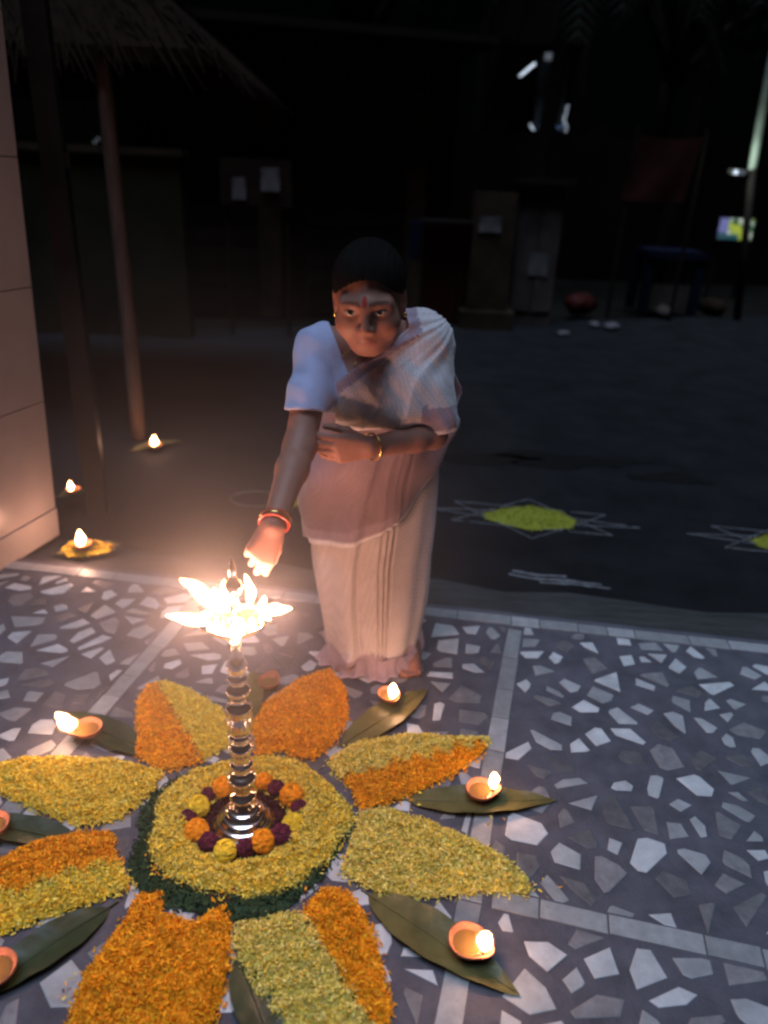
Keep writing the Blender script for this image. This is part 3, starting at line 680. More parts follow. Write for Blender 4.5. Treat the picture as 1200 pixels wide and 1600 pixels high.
# ------------------------------------------------------------------ across the road
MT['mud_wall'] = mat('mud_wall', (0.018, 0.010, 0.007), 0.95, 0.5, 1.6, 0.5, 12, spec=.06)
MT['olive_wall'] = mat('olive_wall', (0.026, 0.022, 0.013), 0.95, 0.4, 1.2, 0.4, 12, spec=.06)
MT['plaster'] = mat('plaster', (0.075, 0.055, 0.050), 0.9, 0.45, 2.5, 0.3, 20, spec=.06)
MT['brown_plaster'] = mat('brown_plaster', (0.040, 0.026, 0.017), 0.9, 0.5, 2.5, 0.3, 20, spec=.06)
MT['red_paint'] = mat('red_paint', (0.036, 0.006, 0.005), 0.6, 0.4, 3, spec=.06)
MT['red_cloth'] = mat('red_cloth', (0.042, 0.012, 0.010), 0.9, 0.35, 2.5, spec=.06)
MT['blue_paint'] = mat('blue_paint', (0.007, 0.008, 0.020), 0.6, 0.3, 5, spec=.06)
MT['paper'] = mat('paper', (0.13, 0.115, 0.12), 0.9, 0.2, 5, spec=.06)
MT['tin'] = mat('tin', (0.018, 0.013, 0.011), 0.6, 0.4, 3, spec=.06)
MT['pale_post'] = mat('pale_post', (0.26, 0.25, 0.24), 0.85, 0.4, 3)
MT['bark'] = mat('bark', (0.018, 0.012, 0.009), 0.95, 0.4, 8, 0.6, 25, spec=.06)
MT['foliage'] = mat('foliage', (0.010, 0.012, 0.006), 0.6, 0.5, 2, trans=.2, spec=.06)
def span(px0, px1, ptop, pbot, yoff=0.0):
    b = G((px0 + px1) / 2, pbot, ZR); y = b[1] + yoff
    x0, x1 = AT(px0, (ptop + pbot) / 2, y)[0], AT(px1, (ptop + pbot) / 2, y)[0]; zt = AT((px0 + px1) / 2, ptop, y)[2]
    return float(x0), float(x1), float(y), float(zt)
def slab(name, px0, px1, ptop, pbot, depth, m, parent, yoff=0.0, turn=.0):
    x0, x1, y, zt = span(px0, px1, ptop, pbot, yoff)
    return MB().box(((x0 + x1) / 2, y + depth / 2, (zt + ZR) / 2 - .05), ((x1 - x0) / 2, depth / 2, (zt - ZR) / 2 + .05), turn).build(name, m, parent)
# low olive wall at the left
x0, x1, y, zt = span(-10, 288, 238, 522)
o = empty('compound_wall', ((x0 + x1) / 2, y, ZR), 'low dull olive compound wall seen behind the shelter post', 'wall')
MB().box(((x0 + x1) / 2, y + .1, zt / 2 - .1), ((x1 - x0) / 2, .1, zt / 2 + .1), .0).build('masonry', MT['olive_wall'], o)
MB().box(((x0 + x1) / 2, y + .1, zt + .03), ((x1 - x0) / 2 + .04, .15, .032), .0).build('coping', MT['brown_plaster'], o)
# long dark shop front
o = empty('shop_building', (0, 10.6, ZR), 'long dark shop building across the road with closed fronts under a tin eave', 'building')
SA = math.atan(.25)
def shp(x, y):                         # along the facade, out of it
    return (-.6 + x * math.cos(SA) - y * math.sin(SA) * -1 * -1, 9.75 + x * math.sin(SA) + y * math.cos(SA))
def sbox(x0, x1, y0, y1, z0, z1, m, name, par=None):
    c = shp((x0 + x1) / 2, (y0 + y1) / 2)
    return MB().box((c[0], c[1], (z0 + z1) / 2), (abs(x1 - x0) / 2, abs(y1 - y0) / 2, (z1 - z0) / 2), SA).build(name, m, par if par is not None else o)
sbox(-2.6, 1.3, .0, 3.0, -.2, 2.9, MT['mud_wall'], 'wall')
sbox(-2.8, 1.5, -.7, 3.2, 2.92, 3.0, MT['tin'], 'eave')
for k in range(2):
    xa = -2.3 + k * 1.78
    shut = sbox(xa, xa + 1.2, -.03, -.004, -.05, 2.2, MT['tin'], 'shutter')
    for j in range(9): sbox(xa + .02, xa + 1.18, -.045, -.032, .05 + j * .235, .05 + j * .235 + .2, MT['tin'], 'shutter_slat', shut)
    sbox(xa + 1.2, xa + 1.46, -.12, -.004, -.1, 2.5, MT['brown_plaster'], 'pier')
ow = empty('boundary_wall', (7, 16, -.12), 'long dark boundary wall closing the view behind the stalls at the right', 'wall')
for k in range(9):
    MB().box((.8 + k * 1.9, 15.2 + .25 * k, 1.15), (.94, .09, 1.3), .13).build('wall_panel', MT['mud_wall'], ow)
    MB().box((.8 + k * 1.9 + .96, 15.2 + .25 * k + .12, 1.2), (.13, .13, 1.42), .13).build('wall_pier', MT['mud_wall'], ow)
# things in front of the shop, each at the spot where the photograph shows its foot
def notice(px0, px1, py0, py1, y, label, rot=.0):
    a = AT((px0 + px1) / 2, (py0 + py1) / 2, y); w_ = (AT(px1, py0, y)[0] - AT(px0, py0, y)[0]) / 2; h_ = abs(AT(px0, py0, y)[2] - AT(px0, py1, y)[2]) / 2
    mb = MB(); n_ = 5; V = []
    for j in range(n_ + 1):
        for i in range(n_ + 1):
            u, v = -1 + 2 * i / n_, -1 + 2 * j / n_
            V.append((a[0] + u * w_ + .01 * v * rot, a[1] - .012 * (u * u) * abs(v) - .004, a[2] + v * h_ + rot * u * w_))
    V += [(x, yy + .006, z_) for x, yy, z_ in V]; N = (n_ + 1) ** 2
    Fc = [(j * (n_ + 1) + i, j * (n_ + 1) + i + 1, (j + 1) * (n_ + 1) + i + 1, (j + 1) * (n_ + 1) + i) for j in range(n_) for i in range(n_)]
    Fc += [tuple(q + N for q in f[::-1]) for f in Fc]
    mb.add(V, Fc); ob = mb.build('paper_notice', MT['paper']); return tag(ob, label, 'notice', 'pale paper notices across the road')
o = empty('shop_pier', tuple(G(768, 512, ZR)), 'brown plastered pier with a pale notice near its top', 'pier')
slab('pier_body', 735, 800, 300, 514, .4, MT['brown_plaster'], o); x0, x1, y1_, zt = span(735, 800, 300, 514)
MB().box(((x0 + x1) / 2, y1_ + .2, .04), ((x1 - x0) / 2 + .08, .30, .12)).build('plinth', MT['brown_plaster'], o)
notice(749, 783, 338, 363, y1_ - .012, 'wide pale notice pasted on the brown pier', .02)
o = empty('grey_cabinet', tuple(G(838, 508, ZR)), 'tall grey wooden kiosk cabinet with a white notice on its door', 'cabinet')
slab('cabinet_body', 803, 872, 288, 508, .5, MT['plaster'], o); x0, x1, y2_, zt = span(803, 872, 288, 508)
hw_ = (x1 - x0) / 2
for s in (-1, 1): MB().box(((x0 + x1) / 2 + s * hw_ * .48, y2_ - .012, zt / 2), (hw_ * .44, .012, zt / 2 - .12)).build('door_leaf', MT['plaster'], o)
MB().box(((x0 + x1) / 2, y2_ + .2, zt + .04), (hw_ + .07, .34, .035)).build('roof', MT['tin'], o)
notice(826, 856, 395, 431, y2_ - .03, 'square white notice on the grey cabinet', -.03)
notice(363, 384, 277, 312, 7.9, 'narrow pale sheet on the board behind the shelter, left of two', .03)
notice(408, 437, 262, 299, 7.9, 'pale square sheet on the board behind the shelter, right of two', .01)
a0, a1_ = AT(345, 320, 7.92), AT(455, 250, 7.92)
o = empty('notice_board', (float((a0[0] + a1_[0]) / 2), 7.95, ZR), 'dark notice board on two legs holding two pale sheets', 'notice board')
MB().box(((a0[0] + a1_[0]) / 2, 7.95, (a0[2] + a1_[2]) / 2), ((a1_[0] - a0[0]) / 2, .02, (a1_[2] - a0[2]) / 2)).build('board', MT['mud_wall'], o)
for xx in (a0[0] + .05, a1_[0] - .05): MB().tube([(xx, 7.99, ZR - .02), (xx, 7.99, a1_[2])], .022, 8).build('leg', MT['mud_wall'], o)
o = empty('gate_pier', tuple(G(646, 505, ZR)), 'slim pale pier behind the shoulder, bluish above and brown below', 'pier')
x0, x1, y3_, zt = span(636, 657, 345, 505)
MB().box(((x0 + x1) / 2, y3_ + .1, zt * .28), ((x1 - x0) / 2, .1, zt * .28 + .06)).build('lower_part', MT['brown_plaster'], o)
MB().box(((x0 + x1) / 2, y3_ + .1, zt * .79), ((x1 - x0) / 2 - .01, .09, zt * .21)).build('upper_part', MT['blue_paint'], o)
o = empty('red_shutter', tuple(G(695, 506, ZR)), 'dark red boarded stall front between the slim pier and the brown pier', 'stall')
x0, x1, y4_, zt = span(660, 733, 350, 506)
for k in range(6):
    MB().box((x0 + (x1 - x0) * (k + .5) / 6, y4_ + .02, zt / 2), ((x1 - x0) / 12 - .006, .02, zt / 2 + .04)).build('board', MT['red_paint'], o)
MB().box(((x0 + x1) / 2, y4_ + .05, zt * .52), ((x1 - x0) / 2, .012, .03)).build('rail', MT['tin'], o)
MB().box(((x0 + x1) / 2, y4_ - .05, zt + .03), ((x1 - x0) / 2 + .05, .16, .018)).build('canopy', MT['tin'], o)
# hanging red banner
x0 = AT(1000, 210, 10.2); x1 = AT(1080, 318, 10.2)
o = empty('red_banner', (float((x0[0] + x1[0]) / 2), 10.2, ZR), 'faded red cloth banner hung between two poles', 'banner')
V = []; nb = 12
for j in range(nb + 1):
    for i in range(nb + 1):
        u, v = i / nb, j / nb
        V.append((x0[0] + (x1[0] - x0[0]) * u - .10 * v, 10.2 + .03 * math.sin(7 * u + 2 * v) * v, x0[2] + (x1[2] - x0[2]) * v + .03 * math.sin(math.pi * u) * (v - 1)))
Nn = len(V); V += [(a, b + .008, c) for a, b, c in V]; q = [(j * (nb + 1) + i, j * (nb + 1) + i + 1, (j + 1) * (nb + 1) + i + 1, (j + 1) * (nb + 1) + i) for j in range(nb) for i in range(nb)]
link('cloth', V, q + [tuple(k + Nn for k in f[::-1]) for f in q], MT['red_cloth'], o, None, True)
for xx in (x0[0] - .03, x1[0] + .03): MB().tube([(xx, 10.25, ZR - .02), (xx, 10.25, x0[2] + .1)], .025, 8).build('pole', MT['bark'], o)
# blue framed stall table
x0, x1, y5_, zt = span(1010, 1088, 398, 492)
o = empty('blue_stand', (float((x0 + x1) / 2), y5_, ZR), 'stall stand with a dark blue frame and a plain lower panel', 'stand')
fr = .06
for xx in (x0, x1): MB().box((xx, y5_, zt / 2), (fr, .05, zt / 2 + .05)).build('leg', MT['blue_paint'], o); 
for xx in (x0, x1): MB().box((xx, y5_ + .6, zt / 2), (fr, .05, zt / 2 + .05)).build('leg', MT['blue_paint'], o)
MB().box(((x0 + x1) / 2, y5_ + .3, zt), ((x1 - x0) / 2 + .05, .38, .05)).build('top', MT['blue_paint'], o)
MB().box(((x0 + x1) / 2, y5_ + .03, zt * .25), ((x1 - x0) / 2 - fr - .003, .02, zt * .22)).build('lower_panel', MT['plaster'], o)
# odds and ends on the verge
def lump(name, px, py, r, m, label, cat, sq=.6, grp='odds and ends on the far verge'):
    c = G(px, py, ZR); rr = random.Random(px); V = []; n_, k_ = 10, 18
    for i in range(n_ + 1):
        th = math.pi * i / n_
        for k in range(k_):
            ph = 2 * math.pi * k / k_; q = r * (1 + .30 * math.sin(2 * ph + px) * math.sin(th) + .16 * math.sin(5 * ph + 3 * th + px) + rr.uniform(-.10, .10))
            V.append((c[0] + q * math.sin(th) * math.cos(ph), c[1] + q * math.sin(th) * math.sin(ph), ZR + r * sq + q * sq * math.cos(th)))
    Fc = [(i * k_ + k, i * k_ + (k + 1) % k_, (i + 1) * k_ + (k + 1) % k_, (i + 1) * k_ + k) for i in range(n_) for k in range(k_)]
    tag(link(name, V, Fc, m, None, None, True), label, cat, grp)
lump('sack', 905, 490, .20, MT['red_paint'], 'dull red sack slumped beside the grey cabinet', 'sack', .65)
lump('plastic_bag', 955, 516, .10, MT['paper'], 'crumpled pale plastic bag lying at the road edge', 'bag', .45)
lump('plastic_bag', 880, 524, .07, MT['paper'], 'small pale plastic bag at the road edge below the grey cabinet', 'bag', .35)
lump('stone', 1035, 497, .13, MT['plaster'], 'grey stone on the far verge below the blue stand', 'stone', .6)
lump('sack', 1110, 492, .19, MT['mud_wall'], 'brown sack right of the blue stand', 'sack', .6)
lump('bundle', 928, 512, .07, MT['paper'], 'small pale bundle in front of the dull red sack', 'bundle', .5)
# lit shop sign at the right and small lamp above
yS = 13.5
a0, a1_ = AT(1120, 373, yS), AT(1180, 343, yS)
def sign_mat():
    m = bpy.data.materials.new('sign_print'); m.use_nodes = True; n = m.node_tree.nodes; l = m.node_tree.links; n.remove(n['Principled BSDF'])
    ca = n.new('ShaderNodeAttribute'); ca.attribute_name = 'Col'; e = n.new('ShaderNodeEmission'); e.inputs[1].default_value = .62
    l.new(ca.outputs['Color'], e.inputs[0]); l.new(e.outputs[0], n['Material Output'].inputs[0]); return m
o = empty('lit_sign', (float((a0[0] + a1_[0]) / 2), yS, ZR), 'small backlit shop sign with yellow leaf shapes and a violet end, far right', 'sign')
w_, h_ = a1_[0] - a0[0], a1_[2] - a0[2]; c_ = (a0 + a1_) / 2
MB().box((c_[0], yS + .06, c_[2]), (w_ / 2 + .03, .05, h_ / 2 + .03)).build('sign_box', MT['tin'], o)
nx, nz_ = 28, 14; V = []; C = []
for j in range(nz_ + 1):
    for i in range(nx + 1):
        u, v = i / nx, j / nz_; V.append((a0[0] + w_ * u, yS, a0[2] + h_ * v))
        if u < .28: col = (.22, .24, .55) if v > .35 else (.05, .12, .16)
        else:
            k = math.sin(9 * (u - .6) * (1.4 - v) + 5 * v) + .5 * math.sin(22 * u + 11 * v)
            col = (.50, .62, .08) if k > .15 else ((.02, .12, .06) if k > -.7 else (.75, .85, .7))
            if v < .25 and u < .62: col = (.03, .12, .14)
        C.append(col)
link('sign_face', V, [(j * (nx + 1) + i, j * (nx + 1) + i + 1, (j + 1) * (nx + 1) + i + 1, (j + 1) * (nx + 1) + i) for j in range(nz_) for i in range(nx)], sign_mat(), o, np.array(C))
for xx in (a0[0] + .05, a1_[0] - .05): MB().tube([(xx, yS + .08, ZR - .1), (xx, yS + .08, a0[2])], .03, 8).build('leg', MT['tin'], o)
MT['cool_glow'] = emit('cool_glow', (.72, .84, 1.0), 1.6); MT['dim_glow'] = emit('dim_glow', (.40, .46, .55), .22); MT['blue_glow'] = emit('blue_glow', (.25, .38, .80), .9)
# roadside pole with its light, right
p0 = G(1152, 500, ZR); yP = p0[1]; pt = AT(1203, 105, yP); pm = AT(1176, 262, yP)
MT['pole_paint'] = mat('pole_paint', (0.34, 0.37, 0.33), 0.6, 0.3, 4)
o = empty('utility_pole', (float(p0[0]), yP, ZR), 'slim grey green roadside pole at the right edge with a small lamp', 'pole')
top_ = np.array([p0[0] + (pt[0] - p0[0]), yP, pt[2] + 1.0])
MB().tube([(p0[0], yP, ZR - .05), (pm[0], yP, pm[2])], [.055, .05], 10).build('lower_tube', MT['tin'], o, True)
MB().tube([(pm[0], yP, pm[2] - .02), (pt[0], yP, pt[2]), top_], [.052, .046, .04], 10).build('upper_tube', MT['pole_paint'], o, True)
lq = AT(1150, 271, yP)
MB().tube([(pm[0], yP, pm[2] - .08), (lq[0], yP - .03, lq[2])], .014, 8).build('arm', MT['tin'], o, True)
lh = MB().box((lq[0] - .02, yP - .04, lq[2] + .02), (.12, .06, .022)).build('lamp_head', MT['tin'], o)
MB().box((lq[0] - .02, yP - .105, lq[2] + .012), (.09, .003, .026)).build('diffuser', MT['dim_glow'], lh)
MB().box((lq[0] - .05, yP - .110, lq[2] + .012), (.025, .003, .022)).build('bulb', MT['cool_glow'], lh)
ll = bpy.data.lights.new('street_light', 'POINT'); ll.energy = 8; ll.color = (.78, 1.0, .88); ll.shadow_soft_size = .05
lo = bpy.data.objects.new('street_light', ll); COL.objects.link(lo); lo.location = (lq[0] - .05, yP - .22, lq[2] + .08)
# lit upper storey far behind
yH = 17.0
H_ = lambda px, py, dy=0: AT(px, py, yH + dy)
o = empty('balcony_house', (float(H_(850, 200)[0]), yH, -.1), 'distant house whose upper balcony shows a slanting tube light and blue lamps', 'house')
a, b = H_(795, 205), H_(888, 80)
MT['house_wall'] = mat('house_wall', (0.09, 0.09, 0.10), 0.9, 0.3, 1.0)
MB().box(((a[0] + b[0]) / 2, yH + 1.6, 2.4), ((b[0] - a[0]) / 2 + .5, 1.2, 2.5)).build('wall', MT['mud_wall'], o)
MB().box(((a[0] + b[0]) / 2, yH + .2, a[2] - .12), ((b[0] - a[0]) / 2 + .1, .3, .08)).build('balcony_floor', MT['mud_wall'], o)
for px in (845, 868): 
    q = H_(px, 140); MB().box((q[0], yH + .12, (a[2] + b[2]) / 2), (.24 if px == 868 else .05, .03, (b[2] - a[2]) / 2 - .05)).build('pillar', MT['house_wall'], o)
q0, q1 = H_(812, 119), H_(836, 99); MB().tube([q0, q1], .019, 8).build('tube_light', MT['cool_glow'], o, True)
q0, q1 = H_(852, 88), H_(882, 88); MB().box(((q0[0] + q1[0]) / 2, yH, q0[2]), ((q1[0] - q0[0]) / 2, .03, .06)).build('ceiling_lamp', MT['dim_glow'], o)
MB().box(((a[0] + b[0]) / 2, yH + .2, b[2] + .12), ((b[0] - a[0]) / 2 + .3, .5, .06)).build('roof', MT['mud_wall'], o)
def bulbs(name, pxs, label, m, r=.015):
    o = empty(name, tuple(map(float, H_(*pxs[0]))), label, 'string lights')
    P = [H_(*q, -.15) for q in pxs]
    MB().tube(P, .006, 5).build('wire', MT['tin'], o)
    for p in P[:]: MB().lathe([(0, -r), (r * .8, -r * .5), (r, 0), (r * .8, r * .6), (0, r)], p, 8).build('bulb', m, o, True)
bulbs('string_lights', [(884 + rnd.uniform(-3, 3), y_) for y_ in (166, 172, 178, 183, 188, 192, 197, 204)], 'upright string of small blue white bulbs at the balcony corner', MT['cool_glow'])
bulbs('string_lights', [(x_, 198 + rnd.uniform(-4, 4)) for x_ in (843, 848, 853, 859, 864, 870, 876, 880)], 'row of dim blue bulbs along the balcony edge', MT['blue_glow'])
bulbs('string_lights', [(829, 195), (831, 199), (833, 202)], 'three white bulbs at the left end of the balcony edge', MT['cool_glow'], .018)
bulbs('string_lights', [(889, 218), (894, 224), (895, 243)], 'three stray bulbs hanging below the balcony corner', MT['dim_glow'], .02)
bulbs('string_lights', [(148, 222), (153, 217)], 'two pinpoint bulbs seen past the shelter post', MT['dim_glow'], .03)

# trees behind: trunk with limbs and a crown of leaf-sized faces
def tree(x, y, h, r, seed, label):
    rr = random.Random(seed); o = empty('broadleaf_tree', (x, y, -.12), label, 'tree', 'trees behind the shops')
    mb = MB(); th = h * .45
    mb.tube([(x + .1 * math.sin(k), y, -.15 + th * k / 5) for k in range(6)], [.26 - .02 * k for k in range(6)], 9)
    cl = []
    for k in range(9):
        a = k * 2.4 + rr.random(); e = (x + r * .75 * math.cos(a) * rr.uniform(.5, 1), y + r * .75 * math.sin(a) * rr.uniform(.5, 1), h * rr.uniform(.6, .98))
        mb.tube([(x, y, th - .2), ((x + e[0]) / 2, (y + e[1]) / 2, (th + e[2]) / 2 + .2), e], [.13, .08, .03], 6); cl.append((e, r * rr.uniform(.32, .5)))
    mb.build('trunk', MT['bark'], o, True)
    V = []; Fc = []
    for e, q in cl:
        for _ in range(330):
            d_ = unit(np.array([rr.gauss(0, 1), rr.gauss(0, 1), rr.gauss(0, .8)])); p = np.array(e) + d_ * q * rr.random() ** .4
            a = unit(np.array([rr.gauss(0, 1), rr.gauss(0, 1), rr.gauss(-.4, .7)])); s_ = unit(np.cross(a, (rr.random(), .3, 1))); L = rr.uniform(.10, .2); b = len(V)
            V += [p - a * L, p - s_ * L * .38, p + a * L, p + s_ * L * .38]; Fc.append((b, b + 1, b + 2, b + 3))
    link('crown', V, Fc, MT['foliage'], o, None, False, 'stuff')
tree(-5.5, 13, 7.5, 3.0, 1, 'broad dark tree behind the compound wall at the left'); tree(-.8, 15.5, 8.5, 3.2, 2, 'tall dark tree behind the shop roof above the woman')
tree(9.5, 17, 8, 3.2, 4, 'dark tree beyond the roadside pole at the right'); tree(6.3, 20, 9, 3.4, 6, 'dark tree between the banner and the roadside pole')
def palm(x, y, h, seed, label):
    rr = random.Random(seed); o = empty('coconut_palm', (x, y, -.12), label, 'palm tree', 'coconut palms')
    MB().tube([(x + .35 * math.sin(1.4 * k / 8), y, -.15 + h * k / 8) for k in range(9)], [.17 - .008 * k for k in range(9)], 9).build('trunk', MT['bark'], o, True)
    tp = np.array([x + .35 * math.sin(1.4), y, h]); 
    for k in range(16):
        a = k * 2.4; up_ = rr.uniform(.1, 1.0); mb = MB(); P = []
        for i in range(9):
            t = i / 8; P.append(tp + np.array([math.cos(a) * 2.4 * t, math.sin(a) * 2.4 * t, up_ * t * 1.6 - 2.6 * t * t]))
        mb.tube(P, [.03 - .003 * i for i in range(9)], 5)
        for i in range(1, 33):
            t = i / 33 * 8; j = min(7, int(t)); p = P[j] + (P[j + 1] - P[j]) * (t - j); dd = unit(P[j + 1] - P[j]); sd = unit(np.cross(dd, (0, 0, 1)))
            for s in (-1, 1):
                ln = .55 * math.sin(math.pi * (.12 + .8 * t / 8)); e = p + (sd * s + dd * .5 - np.array([0, 0, .45])) * ln
                mb.add([p - dd * .02, p + dd * .02, e], [(0, 1, 2)])
        mb.build('frond', MT['foliage'], o)
palm(2.1, 13.2, 5.4, 3, 'coconut palm rising over the brown pier'); palm(5.0, 15.0, 5.6, 5, 'coconut palm right of the lit balcony')

# ------------------------------------------------------------------ the woman: one smooth body surface, clothing and hair over it
class Field:
    def __init__(s, lo, hi, h):
        s.lo = np.array(lo, float); s.h = h; s.n = np.ceil((np.array(hi) - s.lo) / h).astype(int) + 1
        s.f = np.full(tuple(s.n), 1.0, np.float32)
    def sub(s, lo, hi):
        a = np.clip(np.floor((np.asarray(lo) - s.lo) / s.h).astype(int), 0, s.n - 1); b = np.clip(np.ceil((np.asarray(hi) - s.lo) / s.h).astype(int) + 1, 1, s.n)
        sl = tuple(slice(int(i), int(max(j, i + 1))) for i, j in zip(a, b))
        ax = [(s.lo[k] + s.h * np.arange(sl[k].start, sl[k].stop)).astype(np.float32) for k in range(3)]
        return sl, np.stack(np.meshgrid(*ax, indexing='ij'), -1)
    def put(s, dfun, lo, hi, k=.02, op='add', pad=.07):
        sl, P = s.sub(np.asarray(lo) - pad, np.asarray(hi) + pad); d_ = dfun(P).astype(np.float32); f = s.f[sl]
        if op == 'sub':
            hh = np.clip(.5 - .5 * (f + d_) / k, 0, 1); s.f[sl] = f * (1 - hh) - d_ * hh + k * hh * (1 - hh)
        else:
            hh = np.clip(.5 + .5 * (f - d_) / k, 0, 1); s.f[sl] = f * (1 - hh) + d_ * hh - k * hh * (1 - hh)
    def cone(s, a, b, ra, rb, k=.02, op='add', pad=.07):
        a, b = np.asarray(a, float), np.asarray(b, float); R_ = max(ra, rb)
        def fn(P):
            ab = b - a; t = np.clip(((P - a) @ ab) / max(1e-9, ab @ ab), 0, 1); return np.linalg.norm(P - a - t[..., None] * ab, axis=-1) - (ra + (rb - ra) * t)
        s.put(fn, np.minimum(a, b) - R_, np.maximum(a, b) + R_, k, op, pad)
    def ell(s, c, r, M=None, k=.02, op='add', pad=.07):
        c = np.asarray(c, float); r = np.asarray(r, float)
        def fn(P):
            q = P - c
            if M is not None: q = q @ M                 # columns of M: local axes
            k0 = np.linalg.norm(q / r, axis=-1); k1 = np.linalg.norm(q / (r * r), axis=-1) + 1e-9; return k0 * (k0 - 1) / k1
        s.put(fn, c - r.max(), c + r.max(), k, op, pad)
    def sample(s, P):
        g_ = (np.asarray(P) - s.lo) / s.h; i = np.clip(np.floor(g_).astype(int), 0, s.n - 2); t = np.clip(g_ - i, 0, 1); r = 0
        for dx in (0, 1):
            for dy in (0, 1):
                for dz in (0, 1):
                    wgt = (t[:, 0] if dx else 1 - t[:, 0]) * (t[:, 1] if dy else 1 - t[:, 1]) * (t[:, 2] if dz else 1 - t[:, 2])
                    r = r + wgt * s.f[i[:, 0] + dx, i[:, 1] + dy, i[:, 2] + dz]
        return r
def nets(f, lo, h):
    ins = f < 0; n = f.shape; c = np.zeros(tuple(k - 1 for k in n), np.int8)
    for dx in (0, 1):
        for dy in (0, 1):
            for dz in (0, 1): c += ins[dx:n[0] - 1 + dx, dy:n[1] - 1 + dy, dz:n[2] - 1 + dz]
    act = (c > 0) & (c < 8); cells = np.argwhere(act); idx = np.full(act.shape, -1, np.int64); idx[act] = np.arange(len(cells))
    acc = np.zeros((len(cells), 3)); cnt = np.zeros(len(cells)); cor = [(a, b, d_) for a in (0, 1) for b in (0, 1) for d_ in (0, 1)]
    for p in cor:
        for ax in range(3):
            if p[ax]: continue
            q = list(p); q[ax] = 1
            fa = f[cells[:, 0] + p[0], cells[:, 1] + p[1], cells[:, 2] + p[2]]; fb = f[cells[:, 0] + q[0], cells[:, 1] + q[1], cells[:, 2] + q[2]]
            m = (fa < 0) != (fb < 0); t = fa[m] / (fa[m] - fb[m]); pos = np.tile(np.array(p, float), (m.sum(), 1)); pos[:, ax] = t
            acc[m] += pos; cnt[m] += 1
    V = lo + h * (cells + acc / cnt[:, None]); Q = []
    for ax in range(3):
        o1, o2 = [(1, 2), (2, 0), (0, 1)][ax]
        sl0 = [slice(None)] * 3; sl1 = [slice(None)] * 3; sl0[ax] = slice(0, -1); sl1[ax] = slice(1, None)
        x0 = ins[tuple(sl0)]; x1 = ins[tuple(sl1)]; e = np.argwhere(x0 != x1)
        e = e[(e[:, o1] > 0) & (e[:, o2] > 0) & (e[:, o1] < n[o1] - 1) & (e[:, o2] < n[o2] - 1)]
        def cell(d1, d2):
            k = e.copy(); k[:, o1] -= d1; k[:, o2] -= d2; return idx[k[:, 0], k[:, 1], k[:, 2]]
        q = np.stack([cell(1, 1), cell(0, 1), cell(0, 0), cell(1, 0)], 1); fl_ = ~x0[e[:, 0], e[:, 1], e[:, 2]]
        q[fl_] = q[fl_][:, ::-1]; Q.append(q)
    return V, np.concatenate(Q)

RS, LS = np.array([-.186, 1.88, 1.105]), np.array([.092, 1.955, 1.120])
RE, RW = np.array([-.212, 1.700, .905]), np.array([-.245, 1.490, .792])
LE, LW = np.array([.120, 1.885, .893]), np.array([-.045, 1.735, .900])
HC = np.array([-.055, 1.705, 1.262])                                # middle of the head
NB = np.array([-.035, 1.93, 1.145])                                 # root of the neck
roll_h, pit_h, yaw_h = math.radians(3), math.radians(9), math.radians(-3)
hf = unit([math.sin(yaw_h) * math.cos(pit_h), -math.cos(yaw_h) * math.cos(pit_h), -math.sin(pit_h) - .09])
hr = unit(np.cross(np.array([0, 0, 1.0]), -hf)); hu = np.cross(-hf, -hr) * -1
hr = unit(np.cross(hf, [0, 0, 1.0])) * -1; hu = unit(np.cross(hr, -hf)) 
if hu[2] < 0: hu = -hu
if hr[0] < 0: hr = -hr
hr, hu = math.cos(roll_h) * hr + math.sin(roll_h) * hu, -math.sin(roll_h) * hr + math.cos(roll_h) * hu
HM = np.stack([hr, hf, hu], 1)                                      # local (right, forward, up) -> world
hp = lambda x, y, z_: HC + HM @ np.array([x * 1.02, y, z_ * .94])

def torso(B, ex=0.0, arms=False):
    B.ell((.0, 2.30, .80), (.165 + ex, .135 + ex, .15 + ex), None, .05)
    B.cone((-.06, 2.25, .88), (-.10, 2.0, 1.045), .100 + ex, .090 + ex, .05)
    B.cone((.07, 2.27, .88), (.045, 2.05, 1.05), .100 + ex, .090 + ex, .05)
    B.cone(RS + (.035, .02, .0), LS + (-.035, .01, 0), .053 + ex, .053 + ex, .05)
    B.cone(RS, RS + (.02, .03, -.01), .048 + ex, .050 + ex, .04); B.cone(LS, LS + (-.02, .03, -.01), .048 + ex, .050 + ex, .04)
    B.ell((-.098, 1.865, 1.005), (.072 + ex, .068 + ex, .070 + ex), None, .045)
    B.ell((.052, 1.905, 1.005), (.074 + ex, .068 + ex, .070 + ex), None, .045)
    B.cone(RS * .5 + LS * .5 + (0, .03, .01), NB, .062 + ex * .5, .056 + ex * .3, .04)
body = Field((-.34, 1.34, -.03), (.30, 2.52, 1.40), .0038)
torso(body)
# legs and feet
for hx, kx, fx, kn in ((-.085, -.095, -.105, 2.20), (.085, .085, .115, 2.21)):
    body.cone((hx, 2.30, .78), (kx, kn, .42), .088, .056, .03); body.cone((kx, kn, .42), (fx, 2.185, .085), .055, .034, .02)
    body.cone((fx, 2.19, .06), (fx, 2.20, .03), .034, .030, .02); body.cone((fx, 2.18, .045), (fx + .008, 2.06, .022), .032, .027, .02)
    for t in range(5):
        tx = fx + (-.030 + .0145 * t) * (1 if fx > 0 else -1); tl = 1.996 + abs(t - (1 if fx > 0 else 1)) * .006
        body.cone((tx, 2.06, .018), (tx, tl + .02, .013), .0125 if t == 0 else .0095, .0105 if t == 0 else .008, .006, pad=.03)
